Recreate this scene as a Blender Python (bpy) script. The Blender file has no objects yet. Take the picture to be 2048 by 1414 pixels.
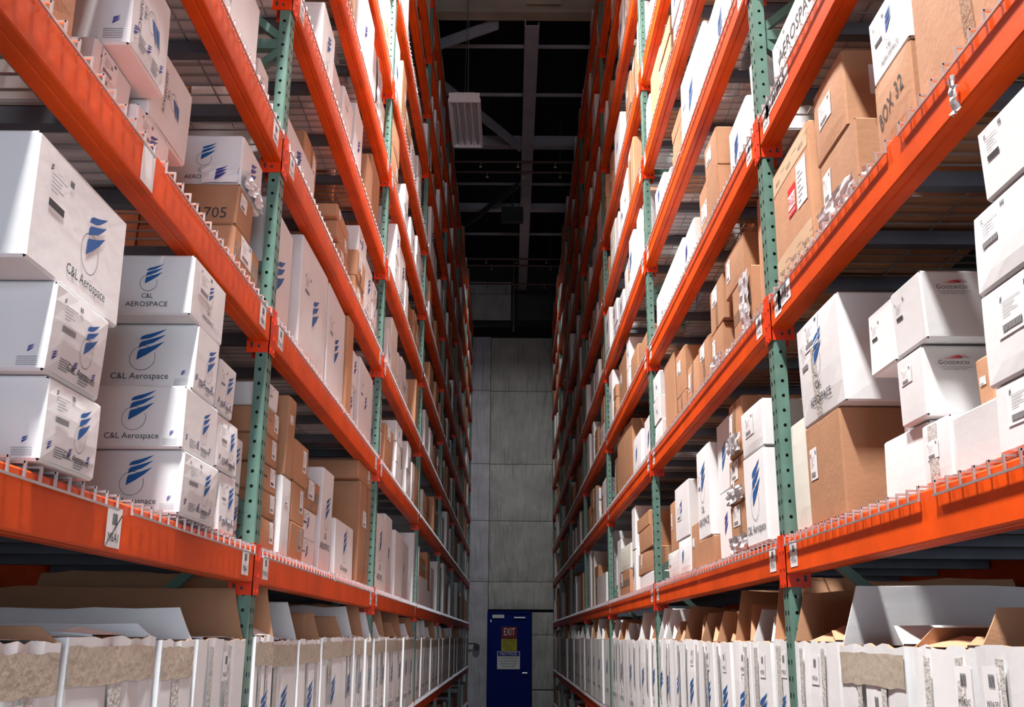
import bpy, math, random
from mathutils import Vector, Matrix

S = bpy.context.scene
COL = S.collection
R = math.radians

# ------------------------------------------------------------------ camera
EYE = 1.57
PITCH, YAW, ROLL = R(15.1878), R(.0322), R(-.34177)
FPX = 2091.5
_x = Vector((math.cos(YAW), -math.sin(YAW), 0))
_f = Vector((math.sin(YAW)*math.cos(PITCH), math.cos(YAW)*math.cos(PITCH), math.sin(PITCH)))
_v = _x.cross(_f)
_r = _x*math.cos(ROLL) - _v*math.sin(ROLL)
_u = _x*math.sin(ROLL) + _v*math.cos(ROLL)
cd = bpy.data.cameras.new('camera')
cam = bpy.data.objects.new('camera', cd)
COL.objects.link(cam)
M = Matrix((( _r.x, _u.x, -_f.x, 0), (_r.y, _u.y, -_f.y, 0), (_r.z, _u.z, -_f.z, EYE), (0, 0, 0, 1)))
cam.matrix_world = M
cd.sensor_width = 36
cd.sensor_fit = 'HORIZONTAL'
cd.lens = FPX/2048*36
cd.clip_start = .05
cd.clip_end = 200
S.camera = cam

def project(x, y, z):
    p = Vector((x, y, z-EYE))
    d = p.dot(_f)
    if d < .05:
        return None
    return 1024+FPX*p.dot(_r)/d, 707-FPX*p.dot(_u)/d

# ------------------------------------------------------------------ world, lights, exposure
W = bpy.data.worlds.new('world')
S.world = W
W.use_nodes = True
W.node_tree.nodes['Background'].inputs[0].default_value = (.5, .6, .8, 1)
W.node_tree.nodes['Background'].inputs[1].default_value = .001
S.view_settings.view_transform = 'Standard'
S.view_settings.look = 'None'
S.view_settings.gamma = 1
S.view_settings.exposure = 0.15

def area(name, loc, rot, sx, sy, power, color):
    l = bpy.data.lights.new(name, 'AREA')
    l.shape = 'RECTANGLE'
    l.size, l.size_y = sx, sy
    l.energy = power
    l.color = color
    o = bpy.data.objects.new(name, l)
    o.location = loc
    o.rotation_euler = rot
    COL.objects.link(o)
    return o

# lamps that are switched on: the fixtures right above the frame, in the row of the one in view
LAMPS = [(-.5, .6, 7.6, 590), (-.57, 5.9, 7.6, 430)]
for x, y, z, p in LAMPS:
    area('high_bay_lamp', (x, y, z-.12), (0, 0, 0), .3, 1.1, p, (1.0, .98, .955)).data.spread = R(130)
# daylight coming in through the open dock door behind the camera
area('dock_daylight', (1.3, -7.6, 2.3), (R(90), 0, 0), 3.4, 3.6, 330, (.72, .86, 1.0))
# added fill light, an invented source that brightens the end wall
area('end_wall_fill', (0.0, 17.9, 8.95), Vector((0, 4.9, -6.2)).to_track_quat('-Z', 'Y').to_euler(), .35, .25, 18, (.98, .98, .95)).data.spread = R(75)

# ------------------------------------------------------------------ dimensions (metres)
XL, XR = .8513, .8951            # aisle faces of the racks
YP = {'L': 3.52, 'R': 3.436}     # near face of the first post seen
BAY = 3.12
PW, PD = .076, .041              # post width (along the aisle) and depth
DEPTH = 1.07                     # rack depth
BH = .110                        # beam height
CB = {-1: -1.42, 0: -.77, 1: .129, 2: .954, 3: 1.636, 4: 2.311, 5: 2.986, 6: 3.656, 7: 4.484, 8: 5.149, 9: 5.783, 10: 6.45}
def ztop(s, l): return EYE + CB[l] + .150 + (.032 if s == 'R' and l > 0 else 0) + (.05 if s == 'L' and l == 0 else 0)
ROOF = 9.75
ENDY = 23.0
def face_x(s): return -XL if s == 'L' else XR
def sg(s): return -1 if s == 'L' else 1       # outward (into the rack) direction
def post_y(s, k): return YP[s] + (k-1)*BAY    # near face of post k

# ------------------------------------------------------------------ materials
def mat(name, col, rough=.6, metal=0, noise=0, nscale=8, bump=0, bscale=60, spec=.4, rand=0, emit=0, alpha=1, stretch=None, bd=.01):
    m = bpy.data.materials.new(name)
    m.use_nodes = True
    nt = m.node_tree
    b = nt.nodes['Principled BSDF']
    b.inputs['Base Color'].default_value = (*col, 1)
    b.inputs['Roughness'].default_value = rough
    b.inputs['Metallic'].default_value = metal
    b.inputs['Specular IOR Level'].default_value = spec
    b.inputs['Alpha'].default_value = alpha
    if emit:
        b.inputs['Emission Color'].default_value = (*col, 1)
        b.inputs['Emission Strength'].default_value = emit
    tc = None
    out = None
    if noise or bump:
        tc = nt.nodes.new('ShaderNodeTexCoord')
        if stretch:
            mp = nt.nodes.new('ShaderNodeMapping'); mp.inputs['Scale'].default_value = stretch
            nt.links.new(tc.outputs['Object'], mp.inputs['Vector'])
    if noise or rand:
        hs = nt.nodes.new('ShaderNodeHueSaturation')
        hs.inputs['Color'].default_value = (*col, 1)
        nt.links.new(hs.outputs[0], b.inputs['Base Color'])
        val = None
        if noise:
            n = nt.nodes.new('ShaderNodeTexNoise')
            n.inputs['Scale'].default_value = nscale
            n.inputs['Detail'].default_value = 5
            nt.links.new(tc.outputs['Object'], n.inputs['Vector'])
            mr = nt.nodes.new('ShaderNodeMapRange')
            mr.inputs[1].default_value = .3
            mr.inputs[2].default_value = .7
            mr.inputs[3].default_value = 1-noise
            mr.inputs[4].default_value = 1+noise*.4
            nt.links.new(n.outputs[0], mr.inputs[0])
            val = mr.outputs[0]
        if rand:
            oi = nt.nodes.new('ShaderNodeObjectInfo')
            mr2 = nt.nodes.new('ShaderNodeMapRange')
            mr2.inputs[3].default_value = 1-rand
            mr2.inputs[4].default_value = 1+rand*.6
            nt.links.new(oi.outputs['Random'], mr2.inputs[0])
            if val:
                mu = nt.nodes.new('ShaderNodeMath')
                mu.operation = 'MULTIPLY'
                nt.links.new(val, mu.inputs[0])
                nt.links.new(mr2.outputs[0], mu.inputs[1])
                val = mu.outputs[0]
            else:
                val = mr2.outputs[0]
        nt.links.new(val, hs.inputs['Value'])
    if bump:
        n2 = nt.nodes.new('ShaderNodeTexNoise')
        n2.inputs['Scale'].default_value = bscale
        n2.inputs['Detail'].default_value = 3
        nt.links.new(mp.outputs[0] if stretch else tc.outputs['Object'], n2.inputs['Vector'])
        bp = nt.nodes.new('ShaderNodeBump')
        bp.inputs['Strength'].default_value = bump
        bp.inputs['Distance'].default_value = bd
        nt.links.new(n2.outputs[0], bp.inputs['Height'])
        nt.links.new(bp.outputs[0], b.inputs['Normal'])
    return m

ORANGE = mat('orange_paint', (.76, .078, .003), .42, noise=.22, nscale=5, bump=.08, bscale=30, spec=.2, rand=.1)
ORANGE2 = mat('orange_red_paint', (.74, .042, .003), .40, noise=.2, nscale=9, spec=.3)
GREEN = mat('green_grey_paint', (.105, .205, .165), .38, noise=.22, nscale=14, spec=.5)
ZINC = mat('galvanised_wire', (.55, .55, .56), .35, metal=.7, noise=.15)
ZINCD = mat('galvanised_channel', (.13, .14, .165), .5, metal=.3, noise=.2)
WHITE = mat('white_cardboard', (.78, .785, .795), .6, noise=.05, nscale=7, bump=.05, bscale=40, spec=.3, rand=.08)
CREAM = mat('cream_cardboard', (.74, .74, .66), .62, noise=.05, nscale=7, bump=.05, bscale=40, spec=.3, rand=.06)
BROWN = mat('brown_cardboard', (.47, .250, .140), .7, noise=.10, nscale=8, bump=.09, bscale=70, spec=.25, rand=.14)
TAPE = mat('clear_brown_tape', (.36, .23, .15), .18, noise=.15, nscale=20, bump=.3, bscale=90, spec=.6)
TAPEW = mat('clear_tape', (.62, .60, .57), .16, noise=.15, nscale=20, bump=.3, bscale=90, spec=.6)
TAN = mat('tan_paper_tape', (.47, .40, .32), .45, noise=.10, nscale=9, bump=.2, bscale=40)
PAPER = mat('white_paper', (.84, .84, .85), .4, spec=.4)
INK = mat('black_ink', (.035, .035, .045), .6)
GREYINK = mat('grey_ink', (.22, .22, .25), .6)
BLUE = mat('blue_ink', (.008, .10, .34), .5)
NAVY = mat('navy_ink', (.03, .04, .28), .5)
RED = mat('red_ink', (.70, .02, .03), .45)
FILM = mat('crumpled_film', (.66, .67, .70), .25, noise=.15, nscale=38, bump=.3, bscale=45, spec=.6)
INSUL = mat('insulation_sheet', (.56, .56, .54), .5, noise=.22, nscale=2.2, bump=1.0, bscale=3.2, stretch=(3.2, 1, .45), bd=.09)
FACING = mat('white_vinyl_facing', (.66, .65, .72), .45, noise=.2, nscale=3, bump=1.0, bscale=3.5, stretch=(4.5, 1, .4), bd=.07)
CONC = mat('concrete_floor', (.14, .135, .13), .45, noise=.3, nscale=2)
DARKW = mat('dark_wall_panel', (.05, .05, .055), .8, noise=.2, nscale=2)
ROOFM = mat('dark_roof_deck', (.012, .012, .014), .9, noise=.3, nscale=1.5)
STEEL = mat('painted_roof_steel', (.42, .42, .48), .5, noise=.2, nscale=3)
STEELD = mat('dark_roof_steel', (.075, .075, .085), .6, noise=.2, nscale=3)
GIRD = mat('beige_girder_paint', (.46, .40, .31), .6, noise=.25, nscale=2)
PIPE = mat('dark_red_pipe', (.10, .04, .04), .5)
BRASS = mat('brass_head', (.8, .65, .4), .3, metal=.8)
LAMPW = mat('lamp_enamel', (.8, .8, .85), .4)
TUBE = mat('unlit_tube', (.45, .45, .50), .25)
DOORB = mat('navy_door_paint', (.002, .016, .19), .55, noise=.1, nscale=3, spec=.12)
SILVER = mat('brushed_metal', (.5, .5, .5), .35, metal=.9)
YEL = mat('yellow_sign', (.50, .46, .03), .5)
EXITR = mat('exit_sign_red', (.20, .012, .02), .5)
TUBEON = mat('lit_tube', (1, .97, .92), .4, emit=14)
SKYG = mat('daylight_opening', (.72, .84, 1), .5, emit=2.0)
LIME = mat('lime_green', (.45, .75, .05), .4)

# ------------------------------------------------------------------ mesh builder
class MB:
    def __init__(s):
        s.v = []; s.f = []; s.m = []
    def box(s, x0, x1, y0, y1, z0, z1, mi=0):
        b = len(s.v)
        s.v += [(x0,y0,z0),(x1,y0,z0),(x1,y1,z0),(x0,y1,z0),(x0,y0,z1),(x1,y0,z1),(x1,y1,z1),(x0,y1,z1)]
        for q in ((0,3,2,1),(4,5,6,7),(0,1,5,4),(1,2,6,5),(2,3,7,6),(3,0,4,7)):
            s.f.append(tuple(b+i for i in q)); s.m.append(mi)
    def quad(s, a, b, c, d, mi=0):
        n = len(s.v); s.v += [tuple(a), tuple(b), tuple(c), tuple(d)]
        s.f.append((n,n+1,n+2,n+3)); s.m.append(mi)
    def poly(s, pts, mi=0):
        n = len(s.v); s.v += [tuple(p) for p in pts]
        s.f.append(tuple(range(n, n+len(pts)))); s.m.append(mi)
    def bar(s, p, q, w, h=None, mi=0, n=4):
        p = Vector(p); q = Vector(q); d = (q-p).normalized()
        h = h or w
        a = Vector((0,0,1)) if abs(d.z) < .9 else Vector((1,0,0))
        e1 = d.cross(a).normalized(); e2 = e1.cross(d).normalized()
        b = len(s.v)
        ang0 = math.pi/n if n == 4 else 0
        k = math.sqrt(2) if n == 4 else 1
        for c in (p, q):
            for i in range(n):
                t = ang0+2*math.pi*i/n
                s.v.append(tuple(c+e1*math.cos(t)*w/2*k+e2*math.sin(t)*h/2*k))
        for i in range(n):
            j = (i+1) % n
            s.f.append((b+i,b+j,b+n+j,b+n+i)); s.m.append(mi)
        s.f.append(tuple(b+i for i in range(n))[::-1]); s.m.append(mi)
        s.f.append(tuple(b+n+i for i in range(n))); s.m.append(mi)
    def prism(s, prof, y0, y1, mi=0):     # profile of (x, z) points extruded along y
        b = len(s.v); n = len(prof)
        for y in (y0, y1):
            s.v += [(x, y, z) for x, z in prof]
        for i in range(n):
            j = (i+1) % n
            s.f.append((b+i,b+j,b+n+j,b+n+i)); s.m.append(mi)
        s.f.append(tuple(b+i for i in range(n))[::-1]); s.m.append(mi)
        s.f.append(tuple(b+n+i for i in range(n))); s.m.append(mi)
    def mesh(s, name, mats):
        me = bpy.data.meshes.new(name)
        me.from_pydata(s.v, [], s.f)
        for m in mats: me.materials.append(m)
        if len(mats) > 1: me.polygons.foreach_set('material_index', s.m)
        me.update()
        return me
    def build(s, name, mats, parent=None, loc=(0,0,0)):
        if not isinstance(mats, (list, tuple)): mats = [mats]
        return link(name, s.mesh(name, mats), parent, loc)

def link(name, data, parent=None, loc=(0,0,0), rz=0):
    o = bpy.data.objects.new(name, data)
    COL.objects.link(o)
    o.location = loc
    o.rotation_euler = (0, 0, rz)
    if parent: o.parent = parent
    return o
def tag(o, label=None, cat=None, group=None, kind=None):
    if label: o['label'] = label
    if cat: o['category'] = cat
    if group: o['group'] = group
    if kind: o['kind'] = kind
    return o
def struct(o): o['kind'] = 'structure'; return o

ORD = ['zeroth','first','second','third','fourth','fifth','sixth','seventh','eighth','ninth','tenth','eleventh','twelfth','thirteenth','fourteenth','fifteenth','sixteenth','seventeenth','eighteenth','nineteenth','twentieth']
def shelfname(l): return {-1: 'floor-level row', 0: 'open-carton shelf'}.get(l) or ORD[l]+' orange shelf'
def bayname(k): return 'nearest bay' if k == 0 else ORD[k+1]+' bay'
SIDE = {'L': 'left', 'R': 'right'}

# ------------------------------------------------------------------ text and marks as flat shapes
_tc = {}
def text2d(txt):
    if txt in _tc: return _tc[txt]
    cu = bpy.data.curves.new('t', 'FONT')
    cu.body = txt
    cu.resolution_u = 2
    cu.align_x = 'CENTER'
    ob = bpy.data.objects.new('t', cu)
    COL.objects.link(ob)
    dg = bpy.context.evaluated_depsgraph_get()
    me = ob.evaluated_get(dg).to_mesh()
    vs = [(v.co.x, v.co.y) for v in me.vertices]
    fs = [tuple(p.vertices) for p in me.polygons]
    ob.evaluated_get(dg).to_mesh_clear()
    bpy.data.objects.remove(ob)
    bpy.data.curves.remove(cu)
    xs = [v[0] for v in vs]; ys = [v[1] for v in vs]
    w = max(xs)-min(xs); cx = (max(xs)+min(xs))/2; y0 = min(ys)
    _tc[txt] = ([((x-cx)/w, (y-y0)/w) for x, y in vs], fs, (max(ys)-y0)/w)
    return _tc[txt]

class Flat:       # 2-D drawing in metres
    def __init__(s): s.v = []; s.f = []; s.m = []
    def add(s, vs, fs, mi=0):
        b = len(s.v); s.v += vs
        for f in fs: s.f.append(tuple(b+i for i in f)); s.m.append(mi)
    def text(s, txt, cx, y, w, mi=0, h=None):
        vs, fs, hh = text2d(txt)
        k = (h/(hh*w)) if h else 1
        s.add([(cx+x*w, y+yy*w*k) for x, yy in vs], fs, mi)
    def rect(s, x0, y0, x1, y1, mi=0):
        s.add([(x0,y0),(x1,y0),(x1,y1),(x0,y1)], [(0,1,2,3)], mi)
    def poly(s, pts, mi=0):
        s.add(list(pts), [tuple(range(len(pts)))], mi)
    def grid(s, x0, y0, x1, y1, nx, ny, mi=0, jit=0, rg=None):
        vs = []
        for j in range(ny+1):
            for i in range(nx+1):
                jx = jy = 0
                if jit and rg: jx, jy = rg.uniform(-jit, jit), rg.uniform(-jit, jit)
                vs.append((x0+(x1-x0)*i/nx+jx, y0+(y1-y0)*j/ny+jy))
        s.add(vs, [(j*(nx+1)+i, j*(nx+1)+i+1, (j+1)*(nx+1)+i+1, (j+1)*(nx+1)+i) for j in range(ny) for i in range(nx)], mi)
    def ring(s, cx, cy, r, t, a0=0, a1=360, mi=0, n=28, sx=1):
        vs = []; fs = []
        for i in range(n+1):
            a = R(a0+(a1-a0)*i/n)
            vs += [(cx+math.cos(a)*r*sx, cy+math.sin(a)*r), (cx+math.cos(a)*(r-t)*sx, cy+math.sin(a)*(r-t))]
        for i in range(n): fs.append((2*i, 2*i+2, 2*i+3, 2*i+1))
        s.add(vs, fs, mi)
    def blades(s, cx, cy, k, mi=0):   # three wing strokes, about 150 units wide, cx/cy = ring centre
        B = [[(-35,110),(-27,130),(-7,140),(43,153),(115,177),(88,157),(55,136),(25,122),(3,117)],
             [(-37,60),(-34,87),(-22,100),(23,113),(78,130),(113,143),(80,116),(45,92),(0,76),(-20,68)],
             [(-42,-12),(-39,35),(-32,50),(3,60),(53,77),(110,100),(63,55),(13,20)]]
        for b in B:
            s.poly([(cx+x*k, cy+y*k) for x, y in b][::-1], mi)
    def rotated(s, cx, cy, deg):
        a = R(deg); c, n = math.cos(a), math.sin(a)
        s.v = [(cx+(x-cx)*c-(y-cy)*n, cy+(x-cx)*n+(y-cy)*c) for x, y in s.v]
        return s

def modern_logo(cx, cy, h):       # ring + wings + words, h = full height
    F = Flat(); k = h/315
    y0 = cy-h/2
    F.ring(cx, y0+138*k, 75*k, 2.6*k, 62, 360+25, 1)
    F.blades(cx+8*k, y0+138*k, k, 0)
    F.text('C&L Aerospace', cx-4*k, y0, 335*k, 1)
    return F
def old_logo(cx, cy, h):
    F = Flat(); k = h/330
    y0 = cy-h/2
    F.ring(cx, y0+175*k, 62*k, 3*k, 62, 360+25, 1)
    F.blades(cx+6*k, y0+178*k, k*.78, 0)
    F.text('C&L', cx, y0+62*k, 80*k, 1, 34*k)
    F.text('AEROSPACE', cx, y0, 300*k, 1, 36*k)
    return F
def small_wings(cx, cy, h, mi=0):
    F = Flat(); F.blades(cx, cy-h*.3, h/190, mi); return F
def maker_mark(cx, cy, w):
    F = Flat()
    F.text('G', cx-w*.445, cy, w*.13, 0)
    F.text('OODRICH', cx+w*.06, cy, w*.82, 0, w*.115)
    for i, (a, b, y, m) in enumerate(((-.30,.45,.26,1),(-.12,.36,.29,1),(.0,.5,.23,0),(-.42,.30,.21,1))):
        F.poly([(cx+a*w, cy+(y-.03)*w), (cx+b*w, cy+y*w), (cx+b*w-.02*w, cy+(y+.015)*w)], m)
        F.poly([(cx+a*w, cy+(y-.03)*w), (cx+b*w*.6, cy+(y-.012)*w), (cx+b*w*.5, cy+(y+.02)*w)], m)
    F.rect(cx-.48*w, cy-.09*w, cx+.58*w, cy-.08*w, 0)
    F.text('Customer Support Center', cx+.0*w, cy-.19*w, w*.8, 0)
    return F
def shipping_label(x, y, w, h, wings=True, mi=(0,1,2)):
    F = Flat()
    F.grid(x, y, x+w, y+h, 3, 3, mi[0])
    L = Flat()
    L.rect(x+w*.14, y+h*.10, x+w*.66, y+h*.24, mi[1])
    for i in range(13):
        L.rect(x+w*(.155+i*.039), y+h*.10, x+w*(.165+i*.039), y+h*.24, mi[0])
    L.v = [(a, b) for a, b in L.v]
    for j, ww in enumerate((.5, .34, .3, .42, .22)):
        L.rect(x+w*.16, y+h*(.70-j*.075), x+w*(.16+ww), y+h*(.715-j*.075), mi[2])
    for a in range(3):
        L.rect(x+w*(.76+a*.045), y+h*.78, x+w*(.79+a*.045), y+h*.9, mi[1])
    if wings: L.blades(x+w*.12, y+h*.74, h/1300, mi[1])
    return F, L
def place_label(x, y, w, h, txt):
    F = Flat(); F.grid(x, y, x+w, y+h, 2, 2, 0)
    L = Flat()
    for a in range(5):
        L.rect(x+w*(.36+a*.07), y+h*.56, x+w*(.40+a*.07), y+h*.84, 1)
    L.text(txt, x+w*.5, y+h*.14, w*.7, 1)
    return F, L

# ------------------------------------------------------------------ cartons
class Carton:
    """a slightly worn box; faces: A aisle, N near the camera, B bottom, T top"""
    def __init__(s, side, dx, dy, dz, seed, wear=1.0, hi=True):
        rg = random.Random(seed)
        s.side, s.dx, s.dy, s.dz = side, dx, dy, dz
        s.rg = rg
        m = min(dx, dy, dz)
        s.bul = [rg.uniform(-.002, .011)*wear*min(1, m/.25) for _ in range(6)]
        s.sk = [(rg.uniform(-1,1)*.006*wear, rg.uniform(-1,1)*.006*wear) for _ in range(2)]
        s.ph = rg.uniform(0, 6)
        s.hi = hi
    def warp(s, x, y, z):
        # small lean and sag; x,y,z local with base centre origin
        t = z/s.dz
        x += s.sk[0][0]*t; y += s.sk[0][1]*t
        return (x, y, z)
    def pt(s, face, u, v, off=0):
        """u,v in metres from the lower left corner as looked at from outside"""
        dx, dy, dz = s.dx, s.dy, s.dz
        if face == 'A':
            w, h = dy, dz
            fi = 0
        elif face == 'N': w, h = dx, dz; fi = 1
        elif face == 'F': w, h = dx, dz; fi = 2
        elif face == 'I': w, h = dy, dz; fi = 3
        elif face == 'T': w, h = dx, dy; fi = 4
        else: w, h = dx, dy; fi = 5
        a, b = min(1, max(0, u/w)), min(1, max(0, v/h))
        bl = s.bul[fi]*(math.sin(math.pi*a)*math.sin(math.pi*b))**.6 + off
        if face == 'B': bl = off
        sn = -sg(s.side)            # +1 for the left rack: aisle face looks to +x
        if face == 'A': p = (sn*(dx/2+bl), sn*(u-dy/2), v)
        elif face == 'I': p = (-sn*(dx/2+bl), -sn*(u-dy/2), v)
        elif face == 'N': p = (u-dx/2, -dy/2-bl, v)
        elif face == 'F': p = (dx/2-u, dy/2+bl, v)
        elif face == 'T': p = (u-dx/2, v-dy/2, dz+bl)
        else: p = (u-dx/2, dy/2-v, -bl)
        return s.warp(*p)
    def mesh(s, name, m):
        mb = MB()
        e = min(.005, s.dx*.05)
        for face, (w, h) in (('A',(s.dy,s.dz)),('N',(s.dx,s.dz)),('F',(s.dx,s.dz)),('I',(s.dy,s.dz)),('T',(s.dx,s.dy)),('B',(s.dx,s.dy))):
            if s.hi and face in 'ANTF': n = 5
            elif s.hi: n = 2
            else: n = 2 if face in 'AN' else 1
            us = [e]+[w*i/n for i in range(1, n)]+[w-e]
            vs = [e]+[h*i/n for i in range(1, n)]+[h-e]
            b = len(mb.v)
            for v in vs:
                for u in us: mb.v.append(s.pt(face, u, v))
            k = len(us)
            for j in range(len(vs)-1):
                for i in range(k-1):
                    mb.f.append((b+j*k+i, b+j*k+i+1, b+(j+1)*k+i+1, b+(j+1)*k+i)); mb.m.append(0)
        # chamfers along the twelve edges, drawn between matching face borders
        P = s.pt
        dx, dy, dz = s.dx, s.dy, s.dz
        def strip(a0, a1, b0, b1):
            mb.quad(a0, a1, b1, b0)
        sides = ['A','N','I','F'] if s.side == 'L' else ['A','F','I','N']
        ww = {'A': dy, 'I': dy, 'N': dx, 'F': dx}
        sn = -sg(s.side)
        loop = []
        order = ['N','A','F','I'] if s.side == 'L' else ['N','I','F','A']
        for i in range(4):
            a, c = order[i], order[(i+1) % 4]
            n = 5 if s.hi else 2
            for j in range(n):
                z0 = e if j == 0 else dz*j/n
                z1 = dz-e if j == n-1 else dz*(j+1)/n
                mb.quad(P(a, ww[a]-e, z0), P(c, e, z0), P(c, e, z1), P(a, ww[a]-e, z1))
        # top and bottom rims
        def rim(z, tz):
            q = []
            for f_ in order:
                q.append((Vector(P(f_, e, z)), Vector(P(f_, ww[f_]-e, z))))
            T = []
            for f_ in order:
                for u in (e, ww[f_]-e):
                    p = Vector(P(f_, u, z))
                    x = max(-dx/2+e, min(dx/2-e, p.x-s.sk[0][0]*z/dz)); y = max(-dy/2+e, min(dy/2-e, p.y-s.sk[0][1]*z/dz))
                    T.append(Vector(s.warp(x, y, tz)))
            for i in range(4):
                mb.quad(q[i][0], q[i][1], T[2*i+1], T[2*i])
        rim(dz-e, dz); rim(e, 0)
        return mb.mesh(name, [m])
    def decal(s, name, face, flat, mats, off=.0012, parent=None, label=None, wrinkle=0):
        mb = MB()
        for i, (u, v) in enumerate(flat.v):
            o = off+(s.rg.uniform(0, wrinkle) if wrinkle else 0)
            mb.v.append(s.pt(face, u, v, o))
        mb.f = list(flat.f); mb.m = list(flat.m)
        o = mb.build(name, mats, parent)
        if label: o['label'] = label
        return o
    def two(s, name, face, FL, mats, parent, label=None):
        F, L = FL
        o = None
        for fl, off in ((F, .0012), (L, .0020)):
            mb = MB()
            mb.v += [s.pt(face, u, v, off) for u, v in fl.v]
            mb.f += list(fl.f); mb.m += fl.m
            q = mb.build(name if o is None else 'printed_bars_and_lines', mats, o or parent)
            o = o or q
        if label: o['label'] = label
        return o

DESC = {'w': 'white carton', 'b': 'brown carton', 'c': 'cream carton'}
seedn = [0]
BOXES = []     # (area, kind, builder) for ranking

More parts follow.
